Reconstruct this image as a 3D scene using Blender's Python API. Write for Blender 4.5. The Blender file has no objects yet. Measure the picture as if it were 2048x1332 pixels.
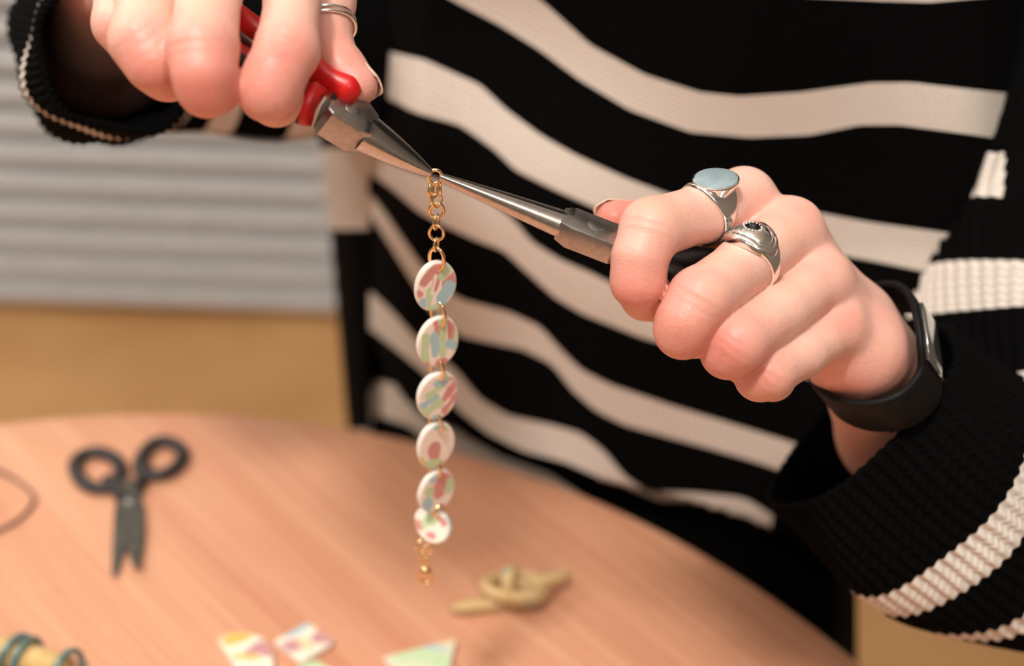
import bpy, bmesh, math, random
import numpy as np
from mathutils import Vector, Matrix

# ------------------------------------------------------------------ camera, world, lights
SC = bpy.context.scene
COL = SC.collection
FPX = 2048 * 50 / 36.0
TH, RO = math.radians(35), math.radians(3)
CAM = np.array([0.0, 0.0, 1.15])
AX_F = np.array([0, math.cos(TH), -math.sin(TH)])
_u0 = np.array([0, math.sin(TH), math.cos(TH)])
_x = np.array([1.0, 0, 0])
AX_R = math.cos(RO) * _x + math.sin(RO) * _u0
AX_U = -math.sin(RO) * _x + math.cos(RO) * _u0

cd = bpy.data.cameras.new('camera')
cam = bpy.data.objects.new('camera', cd)
COL.objects.link(cam)
m = Matrix((AX_R.tolist(), AX_U.tolist(), (-AX_F).tolist())).transposed().to_4x4()
m.translation = CAM.tolist()
cam.matrix_world = m
cd.lens = 50
cd.sensor_width = 36
cd.clip_start = 0.01
cd.dof.use_dof = True
cd.dof.focus_distance = 0.376
cd.dof.aperture_fstop = 5.4
SC.camera = cam

w = bpy.data.worlds.new('room_light')
SC.world = w
w.use_nodes = True
w.node_tree.nodes['Background'].inputs[0].default_value = (1.0, 0.86, 0.72, 1)
w.node_tree.nodes['Background'].inputs[1].default_value = 0.02

def lamp(loc, radius, power, col):
    l = bpy.data.lights.new('ceiling_or_fill_light', 'POINT')
    l.shadow_soft_size = radius
    l.energy = power
    l.color = col
    o = bpy.data.objects.new('ceiling_or_fill_light', l)
    COL.objects.link(o)
    o.location = loc
lamp((-0.32, -0.16, 2.20), 0.09, 60, (1, .955, .90))
lamp((-1.60, 0.75, 2.12), 0.12, 40, (1, .96, .91))
lamp((0.75, -1.0, 2.12), 0.12, 22, (1, .955, .90))  # added fill from the right front, brightens the disc faces

SC.view_settings.view_transform = 'Standard'
SC.view_settings.look = 'None'
SC.view_settings.exposure = -0.12
SC.view_settings.gamma = 1.0
SC.view_settings.use_curve_mapping = False

# ------------------------------------------------------------------ helpers
def ray(px, py):
    return AX_F + (px - 1024) / FPX * AX_R - (py - 666) / FPX * AX_U
def P(px, py, d):                      # pixel + depth in mm -> point in the room
    return CAM + ray(px, py) * (d / 1000.0)
ZT = 0.75
def T(px, py, z=0.0):                  # pixel -> point on the table top (z above it)
    r = ray(px, py)
    return CAM + r * ((ZT + z - CAM[2]) / r[2])
def nrm(v):
    v = np.asarray(v, float)
    return v / (np.linalg.norm(v) + 1e-12)
def lin(r, g, b):
    return tuple(((c / 255) / 12.92 if c / 255 <= .04045 else ((c / 255 + .055) / 1.055) ** 2.4) for c in (r, g, b))

def mesh_obj(name, verts, faces, mat, parent=None, smooth=True, mats=None, mat_idx=None):
    me = bpy.data.meshes.new(name)
    verts = np.asarray(verts, float)
    me.from_pydata(verts.tolist(), [], [tuple(int(i) for i in f) for f in faces] if not isinstance(faces, np.ndarray) else faces.tolist())
    if mats:
        for mm in mats: me.materials.append(mm)
    elif mat: me.materials.append(mat)
    if mat_idx is not None:
        me.polygons.foreach_set('material_index', np.asarray(mat_idx, np.int32))
    if smooth:
        me.polygons.foreach_set('use_smooth', np.ones(len(me.polygons), bool))
    me.update()
    o = bpy.data.objects.new(name, me)
    COL.objects.link(o)
    if parent is not None:
        put(o, parent)
    return o
def put(o, parent):
    o.parent = parent
    o.matrix_parent_inverse = parent.matrix_basis.inverted()
def empty(name, loc):
    o = bpy.data.objects.new(name, None)
    COL.objects.link(o)
    o.empty_display_size = 0.01
    o.location = Vector(np.asarray(loc, float).tolist())
    return o
def tag(o, label, cat, group=None):
    o['label'] = label
    o['category'] = cat
    if group: o['group'] = group
    return o
def setattr_col(o, name, cols):
    a = o.data.color_attributes.new(name, 'FLOAT_COLOR', 'POINT')
    c = np.ones((len(cols), 4), np.float32)
    c[:, :3] = cols
    a.data.foreach_set('color', c.ravel())
def fix_normals(o):
    bm = bmesh.new(); bm.from_mesh(o.data)
    bmesh.ops.recalc_face_normals(bm, faces=bm.faces)
    bm.to_mesh(o.data); bm.free()
def sharp(o, ang=35):
    me = o.data
    me.set_sharp_from_angle(angle=math.radians(ang))

def catmull(pts, n, closed=False):
    pts = np.asarray(pts, float)
    N = len(pts)
    out = []
    segs = N if closed else N - 1
    for i in range(segs):
        if closed:
            p0, p1, p2, p3 = pts[(i - 1) % N], pts[i], pts[(i + 1) % N], pts[(i + 2) % N]
        else:
            p1, p2 = pts[i], pts[i + 1]
            p0 = pts[i - 1] if i > 0 else 2 * p1 - p2
            p3 = pts[i + 2] if i + 2 < N else 2 * p2 - p1
        for t in np.linspace(0, 1, n, endpoint=False):
            out.append(.5 * ((2 * p1) + (p2 - p0) * t + (2 * p0 - 5 * p1 + 4 * p2 - p3) * t * t + (3 * p1 - p0 - 3 * p2 + p3) * t ** 3))
    if not closed: out.append(pts[-1])
    return np.array(out)

def frames(path, closed=False, up=None):
    n = len(path)
    if closed: tan = np.roll(path, -1, 0) - np.roll(path, 1, 0)
    else: tan = np.gradient(path, axis=0)
    tan = tan / (np.linalg.norm(tan, axis=1, keepdims=True) + 1e-12)
    A = np.zeros_like(path)
    if up is not None:
        up = np.asarray(up, float)
        if up.ndim == 1: up = np.repeat(up[None], n, 0)
        A = up - (up * tan).sum(1, keepdims=True) * tan
        A /= np.linalg.norm(A, axis=1, keepdims=True) + 1e-12
    else:
        a = np.array([0, 0, 1.0]) if abs(tan[0][2]) < .9 else np.array([1.0, 0, 0])
        for i in range(n):
            a = a - a.dot(tan[i]) * tan[i]
            a = a / (np.linalg.norm(a) + 1e-12)
            A[i] = a
    B = np.cross(tan, A)
    return tan, A, B

def sweep(path, sect, closed=False, up=None, scale=None, cap=True):
    """sect: (m,2) profile (metres) or per-ring list (n,m,2); returns verts, faces"""
    path = np.asarray(path, float)
    n = len(path)
    sect = np.asarray(sect, float)
    if sect.ndim == 2: sect = np.repeat(sect[None], n, 0)
    if scale is not None: sect = sect * np.asarray(scale, float)[:, None, None]
    m_ = sect.shape[1]
    t, A, B = frames(path, closed, up)
    V = path[:, None, :] + sect[:, :, 0:1] * A[:, None, :] + sect[:, :, 1:2] * B[:, None, :]
    V = V.reshape(-1, 3)
    Fs = []
    for i in range(n if closed else n - 1):
        j = (i + 1) % n
        for k in range(m_):
            l = (k + 1) % m_
            Fs.append((i * m_ + k, i * m_ + l, j * m_ + l, j * m_ + k))
    if cap and not closed:
        Fs.append(tuple(range(m_ - 1, -1, -1)))
        Fs.append(tuple((n - 1) * m_ + k for k in range(m_)))
    return V, Fs
def circ(r, m_=12, ry=None):
    a = np.linspace(0, 2 * math.pi, m_, endpoint=False)
    return np.c_[r * np.cos(a), (ry or r) * np.sin(a)]
def rrect(wx, wy, b, seg=3):
    pts = []
    for cx, cy, a0 in ((wx - b, wy - b, 0), (-wx + b, wy - b, 90), (-wx + b, -wy + b, 180), (wx - b, -wy + b, 270)):
        for k in range(seg + 1):
            a = math.radians(a0 + 90 * k / seg)
            pts.append((cx + b * math.cos(a), cy + b * math.sin(a)))
    return np.array(pts)
def tube(name, pts, r, mat, parent=None, n=8, m_=12, closed=False, flat=1.0, up=None, rad=None):
    path = catmull(pts, n, closed)
    sc = None
    if rad is not None:
        x = np.linspace(0, 1, len(path)); sc = np.interp(x, np.linspace(0, 1, len(rad)), rad)
    elif not closed:      # rounded ends
        sc = np.ones(len(path)); 
    V, Fs = sweep(path, circ(r, m_, r * flat), closed, up, sc)
    return mesh_obj(name, V, Fs, mat, parent)
def merge(parts):
    V, Fs, o = [], [], 0
    for v, f in parts:
        V.append(np.asarray(v, float)); Fs += [tuple(i + o for i in q) for q in f]; o += len(v)
    return np.concatenate(V), Fs
def basis_box(c, a, b, cc, ha, hb, hc, bev=0.0):
    """rounded box: swept rounded rectangle along a"""
    a, b, cc = nrm(a), nrm(b), nrm(cc)
    c = np.asarray(c, float)
    path = np.array([c - a * ha, c - a * (ha - bev), c + a * (ha - bev), c + a * ha])
    s = rrect(hb, hc, max(bev, 1e-5), 2)
    s2 = np.stack([s * .8, s, s, s * .8])
    return sweep(path, s2, False, b)

# ------------------------------------------------------------------ materials
def mat(name, col=(.5, .5, .5), rough=.5, metal=0.0, spec=.5, coat=0.0):
    mm = bpy.data.materials.new(name)
    mm.use_nodes = True
    b = mm.node_tree.nodes['Principled BSDF']
    b.inputs['Base Color'].default_value = (*col, 1)
    b.inputs['Roughness'].default_value = rough
    b.inputs['Metallic'].default_value = metal
    b.inputs['Specular IOR Level'].default_value = spec
    b.inputs['Coat Weight'].default_value = coat
    return mm
class NT:
    def __init__(s, mm):
        s.nt = mm.node_tree; s.b = s.nt.nodes['Principled BSDF']
    def n(s, t, **kw):
        nd = s.nt.nodes.new(t)
        for k, v in kw.items():
            if k in nd.inputs: nd.inputs[k].default_value = v
            else: setattr(nd, k, v)
        return nd
    def l(s, a, b): s.nt.links.new(a, b)
    def bump(s, h, strength=.3, dist=.001):
        bp = s.n('ShaderNodeBump'); bp.inputs['Strength'].default_value = strength; bp.inputs['Distance'].default_value = dist
        s.l(h, bp.inputs['Height']); s.l(bp.outputs[0], s.b.inputs['Normal'])
    def ramp(s, fac, stops, interp='LINEAR'):
        r = s.n('ShaderNodeValToRGB'); r.color_ramp.interpolation = interp
        e = r.color_ramp.elements
        e[0].position, e[0].color = stops[0][0], (*stops[0][1], 1)
        e[1].position, e[1].color = stops[1][0], (*stops[1][1], 1)
        for p, c in stops[2:]:
            k = e.new(p); k.color = (*c, 1)
        s.l(fac, r.inputs[0]); return r.outputs[0]
def noisy(name, c1, c2, scale, rough=.5, bump=.2, bd=.0005, metal=0, **kw):
    mm = mat(name, c1, rough, metal, **kw); t = NT(mm)
    tc = t.n('ShaderNodeTexCoord'); ns = t.n('ShaderNodeTexNoise', Scale=scale, Detail=4.0)
    t.l(tc.outputs['Object'], ns.inputs['Vector'])
    t.l(t.ramp(ns.outputs[0], [(.35, c1), (.65, c2)]), t.b.inputs['Base Color'])
    if bump: t.bump(ns.outputs[0], bump, bd)
    return mm

# skin: colour attribute carries flush of knuckles and tips
M_SKIN = mat('skin', (.7, .4, .3), .42, spec=.4)
t = NT(M_SKIN)
at = t.n('ShaderNodeAttribute', attribute_name='skin')
tc = t.n('ShaderNodeTexCoord')
n1 = t.n('ShaderNodeTexNoise', Scale=130.0, Detail=5.0)
t.l(tc.outputs['Object'], n1.inputs['Vector'])
mx = t.n('ShaderNodeMix', data_type='RGBA', blend_type='MULTIPLY'); mx.inputs[0].default_value = .55
t.l(at.outputs['Color'], mx.inputs[6]); t.l(t.ramp(n1.outputs[0], [(.3, (.93, .80, .76)), (.7, (1, 1, 1))]), mx.inputs[7])
n3 = t.n('ShaderNodeTexNoise', Scale=55.0, Detail=4.0, Roughness=.6); t.l(tc.outputs['Object'], n3.inputs['Vector'])
mx2 = t.n('ShaderNodeMix', data_type='RGBA', blend_type='MULTIPLY'); mx2.inputs[0].default_value = .8
t.l(mx.outputs[2], mx2.inputs[6]); t.l(t.ramp(n3.outputs[0], [(.3, (1.0, .84, .82)), (.5, (.98, .96, .95)), (.7, (1.0, 1.0, .90))]), mx2.inputs[7])
t.l(mx2.outputs[2], t.b.inputs['Base Color'])
t.b.inputs['Subsurface Weight'].default_value = .22
t.b.inputs['Subsurface Radius'].default_value = (1.0, .35, .18)
t.b.inputs['Subsurface Scale'].default_value = .0022
vo = t.n('ShaderNodeTexVoronoi', Scale=1500.0); t.l(tc.outputs['Object'], vo.inputs['Vector'])
n2 = t.n('ShaderNodeTexNoise', Scale=420.0, Detail=3.0); t.l(tc.outputs['Object'], n2.inputs['Vector'])
ad = t.n('ShaderNodeMath', operation='ADD'); t.l(vo.outputs['Distance'], ad.inputs[0]); t.l(n2.outputs[0], ad.inputs[1])
t.bump(ad.outputs[0], .30, .0003)

M_NAIL = mat('nail', lin(236, 190, 172), .28, spec=.5, coat=.3)
def knit(name, c1, c2, rough=.95):
    mm = mat(name, c1, rough, spec=.04); t = NT(mm)
    uv = t.n('ShaderNodeUVMap')
    sp = t.n('ShaderNodeSeparateXYZ'); t.l(uv.outputs[0], sp.inputs[0])
    # v-shaped stitches: u = rib count, v = stitch rows
    fr = t.n('ShaderNodeMath', operation='PINGPONG'); t.l(sp.outputs[0], fr.inputs[0]); fr.inputs[1].default_value = .5
    s1 = t.n('ShaderNodeMath', operation='MULTIPLY_ADD'); t.l(fr.outputs[0], s1.inputs[0]); s1.inputs[1].default_value = .9; t.l(sp.outputs[1], s1.inputs[2])
    s2 = t.n('ShaderNodeMath', operation='PINGPONG'); t.l(s1.outputs[0], s2.inputs[0]); s2.inputs[1].default_value = .5
    tc = t.n('ShaderNodeTexCoord'); ns = t.n('ShaderNodeTexNoise', Scale=1800.0, Detail=3.0); t.l(tc.outputs['Object'], ns.inputs['Vector'])
    a = t.n('ShaderNodeMath', operation='MULTIPLY_ADD'); t.l(ns.outputs[0], a.inputs[0]); a.inputs[1].default_value = .5; t.l(s2.outputs[0], a.inputs[2])
    t.l(t.ramp(a.outputs[0], [(.25, c2), (.6, c1)]), t.b.inputs['Base Color'])
    t.bump(a.outputs[0], .6, .0006)
    return mm
M_KBLK = knit('black_knit', (.0030, .0028, .0028), (.0015, .0015, .0015))
M_KCRM = knit('cream_knit', lin(222, 213, 203), lin(194, 184, 172))

M_STEEL = noisy('tool_steel', (.48, .46, .44), (.56, .54, .52), 900, .22, .12, .0001, 1.0)
M_STEELD = noisy('brushed_steel', (.36, .35, .34), (.43, .42, .41), 600, .34, .15, .0001, 1.0)
M_PIVOT = mat('dark_pivot', (.03, .028, .026), .5, .6)
M_RED = noisy('red_grip', lin(205, 28, 26), lin(190, 20, 20), 300, .36, .05)
M_BLKGRIP = noisy('black_grip', (.010, .010, .011), (.016, .016, .016), 500, .5, .15)
M_GOLD = noisy('gold', (.84, .60, .30), (.90, .68, .38), 800, .16, .06, .0001, 1.0)
M_SILVER = mat('silver', (.90, .89, .87), .16, 1.0)
M_SILVREFL = noisy('silver_blue_reflection', lin(150, 176, 186), lin(178, 198, 204), 160, .28, .03, .0001, .45)  # bluish reflection on the flat silver, put into its base colour
M_OXID = mat('oxidised_silver', (.03, .03, .03), .4, .5)
M_BAND = noisy('black_rubber', (.0035, .003, .003), (.005, .0045, .004), 600, .6, .1, spec=.2)
M_GLASS = mat('black_glass', (.22, .22, .22), .14, .8, coat=1.0)
M_SCI = noisy('dark_steel', lin(96, 94, 88), lin(78, 76, 70), 300, .5, .1, .0002, .6)
M_SCIH = mat('black_plastic', lin(38, 32, 32), .45)
M_WIREG = mat('grey_wire', lin(120, 100, 95), .35, .7)
M_TEAL = noisy('teal_wire', lin(70, 115, 125), lin(92, 120, 105), 250, .18, .05, coat=.5)
M_BEAD = noisy('tan_glaze', lin(196, 160, 96), lin(208, 176, 118), 160, .15, .05, coat=.7)

# marbled clay: colour attribute holds which coloured clay lies where
M_CLAY = mat('marbled_clay', (.8, .7, .6), .42, spec=.45)
t = NT(M_CLAY)
at = t.n('ShaderNodeAttribute', attribute_name='clay'); tc = t.n('ShaderNodeTexCoord')
ns = t.n('ShaderNodeTexNoise', Scale=1500.0, Detail=4.0); t.l(tc.outputs['Object'], ns.inputs['Vector'])
mx = t.n('ShaderNodeMix', data_type='RGBA', blend_type='MULTIPLY'); mx.inputs[0].default_value = .06
t.l(at.outputs['Color'], mx.inputs[6]); t.l(ns.outputs[0], mx.inputs[7]); t.l(mx.outputs[2], t.b.inputs['Base Color'])
t.bump(ns.outputs[0], .15, .0002)

# table laminate, grain along one direction
M_TABLE = mat('wood_laminate', (.6, .3, .18), .42, spec=.4)
t = NT(M_TABLE)
tc = t.n('ShaderNodeTexCoord'); mp = t.n('ShaderNodeMapping')
mp.inputs['Rotation'].default_value = (0, 0, math.radians(45))
t.l(tc.outputs['Object'], mp.inputs['Vector'])
mp2 = t.n('ShaderNodeMapping'); mp2.inputs['Scale'].default_value = (3, 70, 1); t.l(mp.outputs[0], mp2.inputs['Vector'])
g1 = t.n('ShaderNodeTexNoise', Scale=1.0, Detail=5.0, Roughness=.55); t.l(mp2.outputs[0], g1.inputs['Vector'])
mp3 = t.n('ShaderNodeMapping'); mp3.inputs['Scale'].default_value = (9, 420, 1); t.l(mp.outputs[0], mp3.inputs['Vector'])
g2 = t.n('ShaderNodeTexNoise', Scale=1.0, Detail=3.0); t.l(mp3.outputs[0], g2.inputs['Vector'])
mp4 = t.n('ShaderNodeMapping'); mp4.inputs['Scale'].default_value = (1.5, 14, 1); t.l(mp.outputs[0], mp4.inputs['Vector'])
g3 = t.n('ShaderNodeTexNoise', Scale=1.0, Detail=2.0); t.l(mp4.outputs[0], g3.inputs['Vector'])
c1 = t.ramp(g1.outputs[0], [(.32, lin(206, 148, 118)), (.68, lin(217, 164, 132))])
c2 = t.ramp(g2.outputs[0], [(.38, (.84, .76, .70)), (.62, (1, 1, 1))])
c3 = t.ramp(g3.outputs[0], [(.35, (.94, .88, .86)), (.65, (1, 1, .98))])
m1 = t.n('ShaderNodeMix', data_type='RGBA', blend_type='MULTIPLY'); m1.inputs[0].default_value = .7
t.l(c1, m1.inputs[6]); t.l(c2, m1.inputs[7])
m2 = t.n('ShaderNodeMix', data_type='RGBA', blend_type='MULTIPLY'); m2.inputs[0].default_value = .8
t.l(m1.outputs[2], m2.inputs[6]); t.l(c3, m2.inputs[7])
# faint smudges of clay and pencil on the top
s1 = t.n('ShaderNodeTexNoise', Scale=16.0, Detail=6.0, Roughness=.7); t.l(tc.outputs['Object'], s1.inputs['Vector'])
c4 = t.ramp(s1.outputs[0], [(.60, (1, 1, 1)), (.72, (.86, .83, .80))])
m3 = t.n('ShaderNodeMix', data_type='RGBA', blend_type='MULTIPLY'); m3.inputs[0].default_value = .7
t.l(m2.outputs[2], m3.inputs[6]); t.l(c4, m3.inputs[7])
t.l(m3.outputs[2], t.b.inputs['Base Color'])
t.bump(g2.outputs[0], .06, .0003)
M_EDGE = noisy('table_edge', lin(190, 120, 84), lin(170, 104, 72), 40, .5, .1)
M_METLEG = mat('table_leg_metal', (.12, .12, .12), .4, .8)

M_FLOOR = mat('floor_tan', lin(196, 150, 98), .6)
t = NT(M_FLOOR); tc = t.n('ShaderNodeTexCoord')
ns = t.n('ShaderNodeTexNoise', Scale=5.0, Detail=6.0); t.l(tc.outputs['Object'], ns.inputs['Vector'])
t.l(t.ramp(ns.outputs[0], [(.3, lin(186, 138, 86)), (.7, lin(206, 160, 108))]), t.b.inputs['Base Color'])
t.bump(ns.outputs[0], .05, .002)
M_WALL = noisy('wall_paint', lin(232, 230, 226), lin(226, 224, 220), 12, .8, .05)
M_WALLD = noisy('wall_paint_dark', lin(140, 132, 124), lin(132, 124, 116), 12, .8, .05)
M_RAD = noisy('radiator_enamel', lin(222, 224, 226), lin(214, 217, 219), 30, .4, .03)
M_RADSHADE = mat('radiator_gap_shade', lin(112, 110, 104), .6)  # shadow between the ribs, painted as a darker plate colour
M_TROU = noisy('trouser_cloth', (.006, .0055, .005), (.009, .008, .007), 300, .9, .2, spec=.1)

# ------------------------------------------------------------------ setting
fl = mesh_obj('floor', [(-2.3, -2.05, 0), (2.3, -2.05, 0), (2.3, 1.91, 0), (-2.3, 1.91, 0)], [(0, 1, 2, 3)], M_FLOOR, smooth=False); fl['kind'] = 'structure'
wb = mesh_obj('wall_back', *basis_box((0, 1.86, 1.25), (1, 0, 0), (0, 1, 0), (0, 0, 1), 2.3, .05, 1.25), M_WALL, smooth=False); wb['kind'] = 'structure'
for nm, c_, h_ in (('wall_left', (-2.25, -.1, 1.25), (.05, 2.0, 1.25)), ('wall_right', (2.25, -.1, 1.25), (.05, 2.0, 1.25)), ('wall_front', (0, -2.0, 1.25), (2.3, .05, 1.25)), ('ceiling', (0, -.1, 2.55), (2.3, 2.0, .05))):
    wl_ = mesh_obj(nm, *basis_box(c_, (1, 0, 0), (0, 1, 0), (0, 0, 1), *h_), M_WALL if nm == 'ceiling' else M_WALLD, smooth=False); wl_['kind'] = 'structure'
sk = mesh_obj('baseboard_back', *basis_box((0, 1.795, .045), (1, 0, 0), (0, 1, 0), (0, 0, 1), 2.2, .012, .045), M_WALL, smooth=False); sk['kind'] = 'structure'

rad = tag(empty('radiator', (-.45, 1.68, 0)), 'white enamelled radiator with horizontal ribs standing on the tan floor', 'radiator')
RY, RX0, RX1, RP = 1.66, -1.30, .42, .0435
yaw = math.radians(2.0)
def rp(x, dy, z): return np.array([x, RY + dy + (x + .45) * math.tan(yaw), z])
mesh_obj('back_plate', *basis_box(rp((RX0 + RX1) / 2, .026, .355), (math.cos(yaw), math.sin(yaw), 0), (-math.sin(yaw), math.cos(yaw), 0), (0, 0, 1), (RX1 - RX0) / 2, .012, .34, .004), M_RADSHADE, rad)
for k in range(16):
    z = .03 + RP * k
    V, Fs = sweep(np.array([rp(x, 0, z) for x in np.linspace(RX0, RX1, 6)]), rrect(.023, .0115, .0108, 5), False, (0, 1, 0))
    mesh_obj('rib', V, Fs, M_RAD, rad)
for x in (RX0 + .15, RX1 - .15):
    mesh_obj('foot', *basis_box(rp(x, .02, .012), (1, 0, 0), (0, 1, 0), (0, 0, 1), .03, .03, .0125, .003), M_RAD, rad)

# ------------------------------------------------------------------ round table
TC, TR = np.array([-.1273, .1601]), .3366
tab = tag(empty('round_table', (TC[0], TC[1], 0)), 'small round wood laminate table with jewellery pieces on it', 'table')
n = 180
a = np.linspace(0, 2 * math.pi, n, endpoint=False)
prof = [(TR - .0025, ZT), (TR - .0008, ZT - .0008), (TR, ZT - .0025), (TR, ZT - .022), (TR - .002, ZT - .024)]
V = [(TC[0], TC[1], ZT)]; Fs = []
rr0 = .3
for r_, z_ in [(rr0, ZT)] + prof[:3]:
    for q in a: V.append((TC[0] + r_ * math.cos(q), TC[1] + r_ * math.sin(q), z_))
for i in range(n): Fs.append((0, 1 + i, 1 + (i + 1) % n))
for k in range(3):
    for i in range(n):
        j = (i + 1) % n
        Fs.append((1 + k * n + i, 1 + (k + 1) * n + i, 1 + (k + 1) * n + j, 1 + k * n + j))
V += [(TC[0] + TR * math.cos(q), TC[1] + TR * math.sin(q), ZT - .006) for q in a]
for i in range(n):
    j = (i + 1) % n
    Fs.append((1 + 3 * n + i, 1 + 4 * n + i, 1 + 4 * n + j, 1 + 3 * n + j))
Fs.append(tuple(1 + 4 * n + i for i in range(n - 1, -1, -1)))
top = mesh_obj('tabletop', V, Fs, M_TABLE, tab); sharp(top, 30)
V, Fs = [], []
for r_, z_ in [(TR - .0004, ZT - .0055), (TR - .0004, ZT - .023), (TR - .003, ZT - .025)]:
    for q in a: V.append((TC[0] + r_ * math.cos(q), TC[1] + r_ * math.sin(q), z_))
for k in range(2):
    for i in range(n):
        j = (i + 1) % n; Fs.append((k * n + i, (k + 1) * n + i, (k + 1) * n + j, k * n + j))
Fs.append(tuple(2 * n + i for i in range(n - 1, -1, -1))); Fs.append(tuple(range(n)))
e = mesh_obj('edge_band', V, Fs, M_EDGE, tab); sharp(e, 30)
tube('pedestal', [(TC[0], TC[1], .02), (TC[0], TC[1], .4), (TC[0], TC[1], ZT - .02)], .035, M_METLEG, tab, m_=24)
V, Fs = sweep(np.array([(TC[0], TC[1], z) for z in (0, .012, .02, .03)]), np.stack([circ(r_, 48) for r_ in (.22, .22, .20, .05)]), False, (1, 0, 0))
e = mesh_obj('base_plate', V, Fs, M_METLEG, tab); sharp(e)

# ------------------------------------------------------------------ implicit-surface sculpting of the hands
class Field:
    def __init__(s, lo, hi, h):
        s.h = h; s.lo = np.asarray(lo, float); s.n = np.ceil((np.asarray(hi) - s.lo) / h).astype(int) + 1
        s.ax = [(s.lo[i] + h * np.arange(s.n[i])).astype(np.float32) for i in range(3)]
    def new(s): return np.full(s.n, 1.0, np.float32)
    def cone(s, D, a, b, ra, rb, k, pad=.009):
        a = np.asarray(a, np.float32); b = np.asarray(b, np.float32)
        R_ = max(ra, rb) + pad
        lo = np.minimum(a, b) - R_; hi = np.maximum(a, b) + R_
        i0 = np.clip(np.floor((lo - s.lo) / s.h).astype(int), 0, s.n); i1 = np.clip(np.ceil((hi - s.lo) / s.h).astype(int) + 1, 0, s.n)
        if np.any(i1 <= i0): return
        X = s.ax[0][i0[0]:i1[0]][:, None, None]; Y = s.ax[1][i0[1]:i1[1]][None, :, None]; Z = s.ax[2][i0[2]:i1[2]][None, None, :]
        ba = b - a; L2 = float(ba @ ba) + 1e-12
        hh = np.clip(((X - a[0]) * ba[0] + (Y - a[1]) * ba[1] + (Z - a[2]) * ba[2]) / L2, 0, 1)
        dx = X - a[0] - hh * ba[0]; dy = Y - a[1] - hh * ba[1]; dz = Z - a[2] - hh * ba[2]
        d = np.sqrt(dx * dx + dy * dy + dz * dz) - (ra + (rb - ra) * hh)
        sl = tuple(slice(i0[i], i1[i]) for i in range(3))
        D[sl] = smin(D[sl], d.astype(np.float32), k)
def smin(a, b, k):
    if k <= 0: return np.minimum(a, b)
    h = np.maximum(k - np.abs(a - b), 0) / k
    return np.minimum(a, b) - h * h * k * .25
def surface_nets(Fd, D):
    inside = D < 0
    c = np.zeros(tuple(np.array(D.shape) - 1), np.uint8)
    for i in (0, 1):
        for j in (0, 1):
            for k in (0, 1):
                c += inside[i:D.shape[0] - 1 + i, j:D.shape[1] - 1 + j, k:D.shape[2] - 1 + k]
    act = (c > 0) & (c < 8)
    idx = np.argwhere(act)
    vid = np.full(c.shape, -1, np.int64); vid[act] = np.arange(len(idx))
    acc = np.zeros((len(idx), 3)); cnt = np.zeros(len(idx))
    corners = [(i, j, k) for i in (0, 1) for j in (0, 1) for k in (0, 1)]
    val = {q: D[idx[:, 0] + q[0], idx[:, 1] + q[1], idx[:, 2] + q[2]].astype(float) for q in corners}
    for q in corners:
        for ax in range(3):
            if q[ax] == 0:
                q2 = list(q); q2[ax] = 1; q2 = tuple(q2)
                v0, v1 = val[q], val[q2]
                cr = (v0 < 0) != (v1 < 0)
                tt = np.where(cr, v0 / np.where(cr, v0 - v1, 1), 0)
                p = np.repeat(np.array(q, float)[None], len(idx), 0); p[:, ax] += tt
                acc[cr] += p[cr]; cnt[cr] += 1
    V = Fd.lo + Fd.h * (idx + acc / cnt[:, None])
    quads = []
    for ax in range(3):
        o1, o2 = [(1, 2), (2, 0), (0, 1)][ax]
        n0 = list(D.shape); n0[ax] -= 1
        s0 = [slice(None)] * 3; s1 = [slice(None)] * 3
        s0[ax] = slice(0, -1); s1[ax] = slice(1, None)
        A_, B_ = inside[tuple(s0)], inside[tuple(s1)]
        for sign, mask in ((1, A_ & ~B_), (0, ~A_ & B_)):
            e = np.argwhere(mask)
            e = e[(e[:, o1] > 0) & (e[:, o2] > 0) & (e[:, o1] < D.shape[o1] - 1) & (e[:, o2] < D.shape[o2] - 1)]
            q = []
            for d1, d2 in ((1, 1), (0, 1), (0, 0), (1, 0)):
                c_ = e.copy(); c_[:, o1] -= d1; c_[:, o2] -= d2
                q.append(vid[c_[:, 0], c_[:, 1], c_[:, 2]])
            q = np.stack(q, 1)
            if not sign: q = q[:, ::-1]
            quads.append(q)
    Q = np.concatenate(quads)
    Q = Q[(Q >= 0).all(1)]
    return V, Q
def relax(V, Q, it=2, lam=.5):
    e = np.concatenate([Q[:, [0, 1]], Q[:, [1, 2]], Q[:, [2, 3]], Q[:, [3, 0]]])
    e = np.concatenate([e, e[:, ::-1]])
    for _ in range(it):
        for l_ in (lam, -lam * 1.03):
            S = np.zeros_like(V); N = np.zeros(len(V))
            np.add.at(S, e[:, 0], V[e[:, 1]]); np.add.at(N, e[:, 0], 1)
            V = V + l_ * (S / np.maximum(N, 1)[:, None] - V)
    return V

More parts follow.
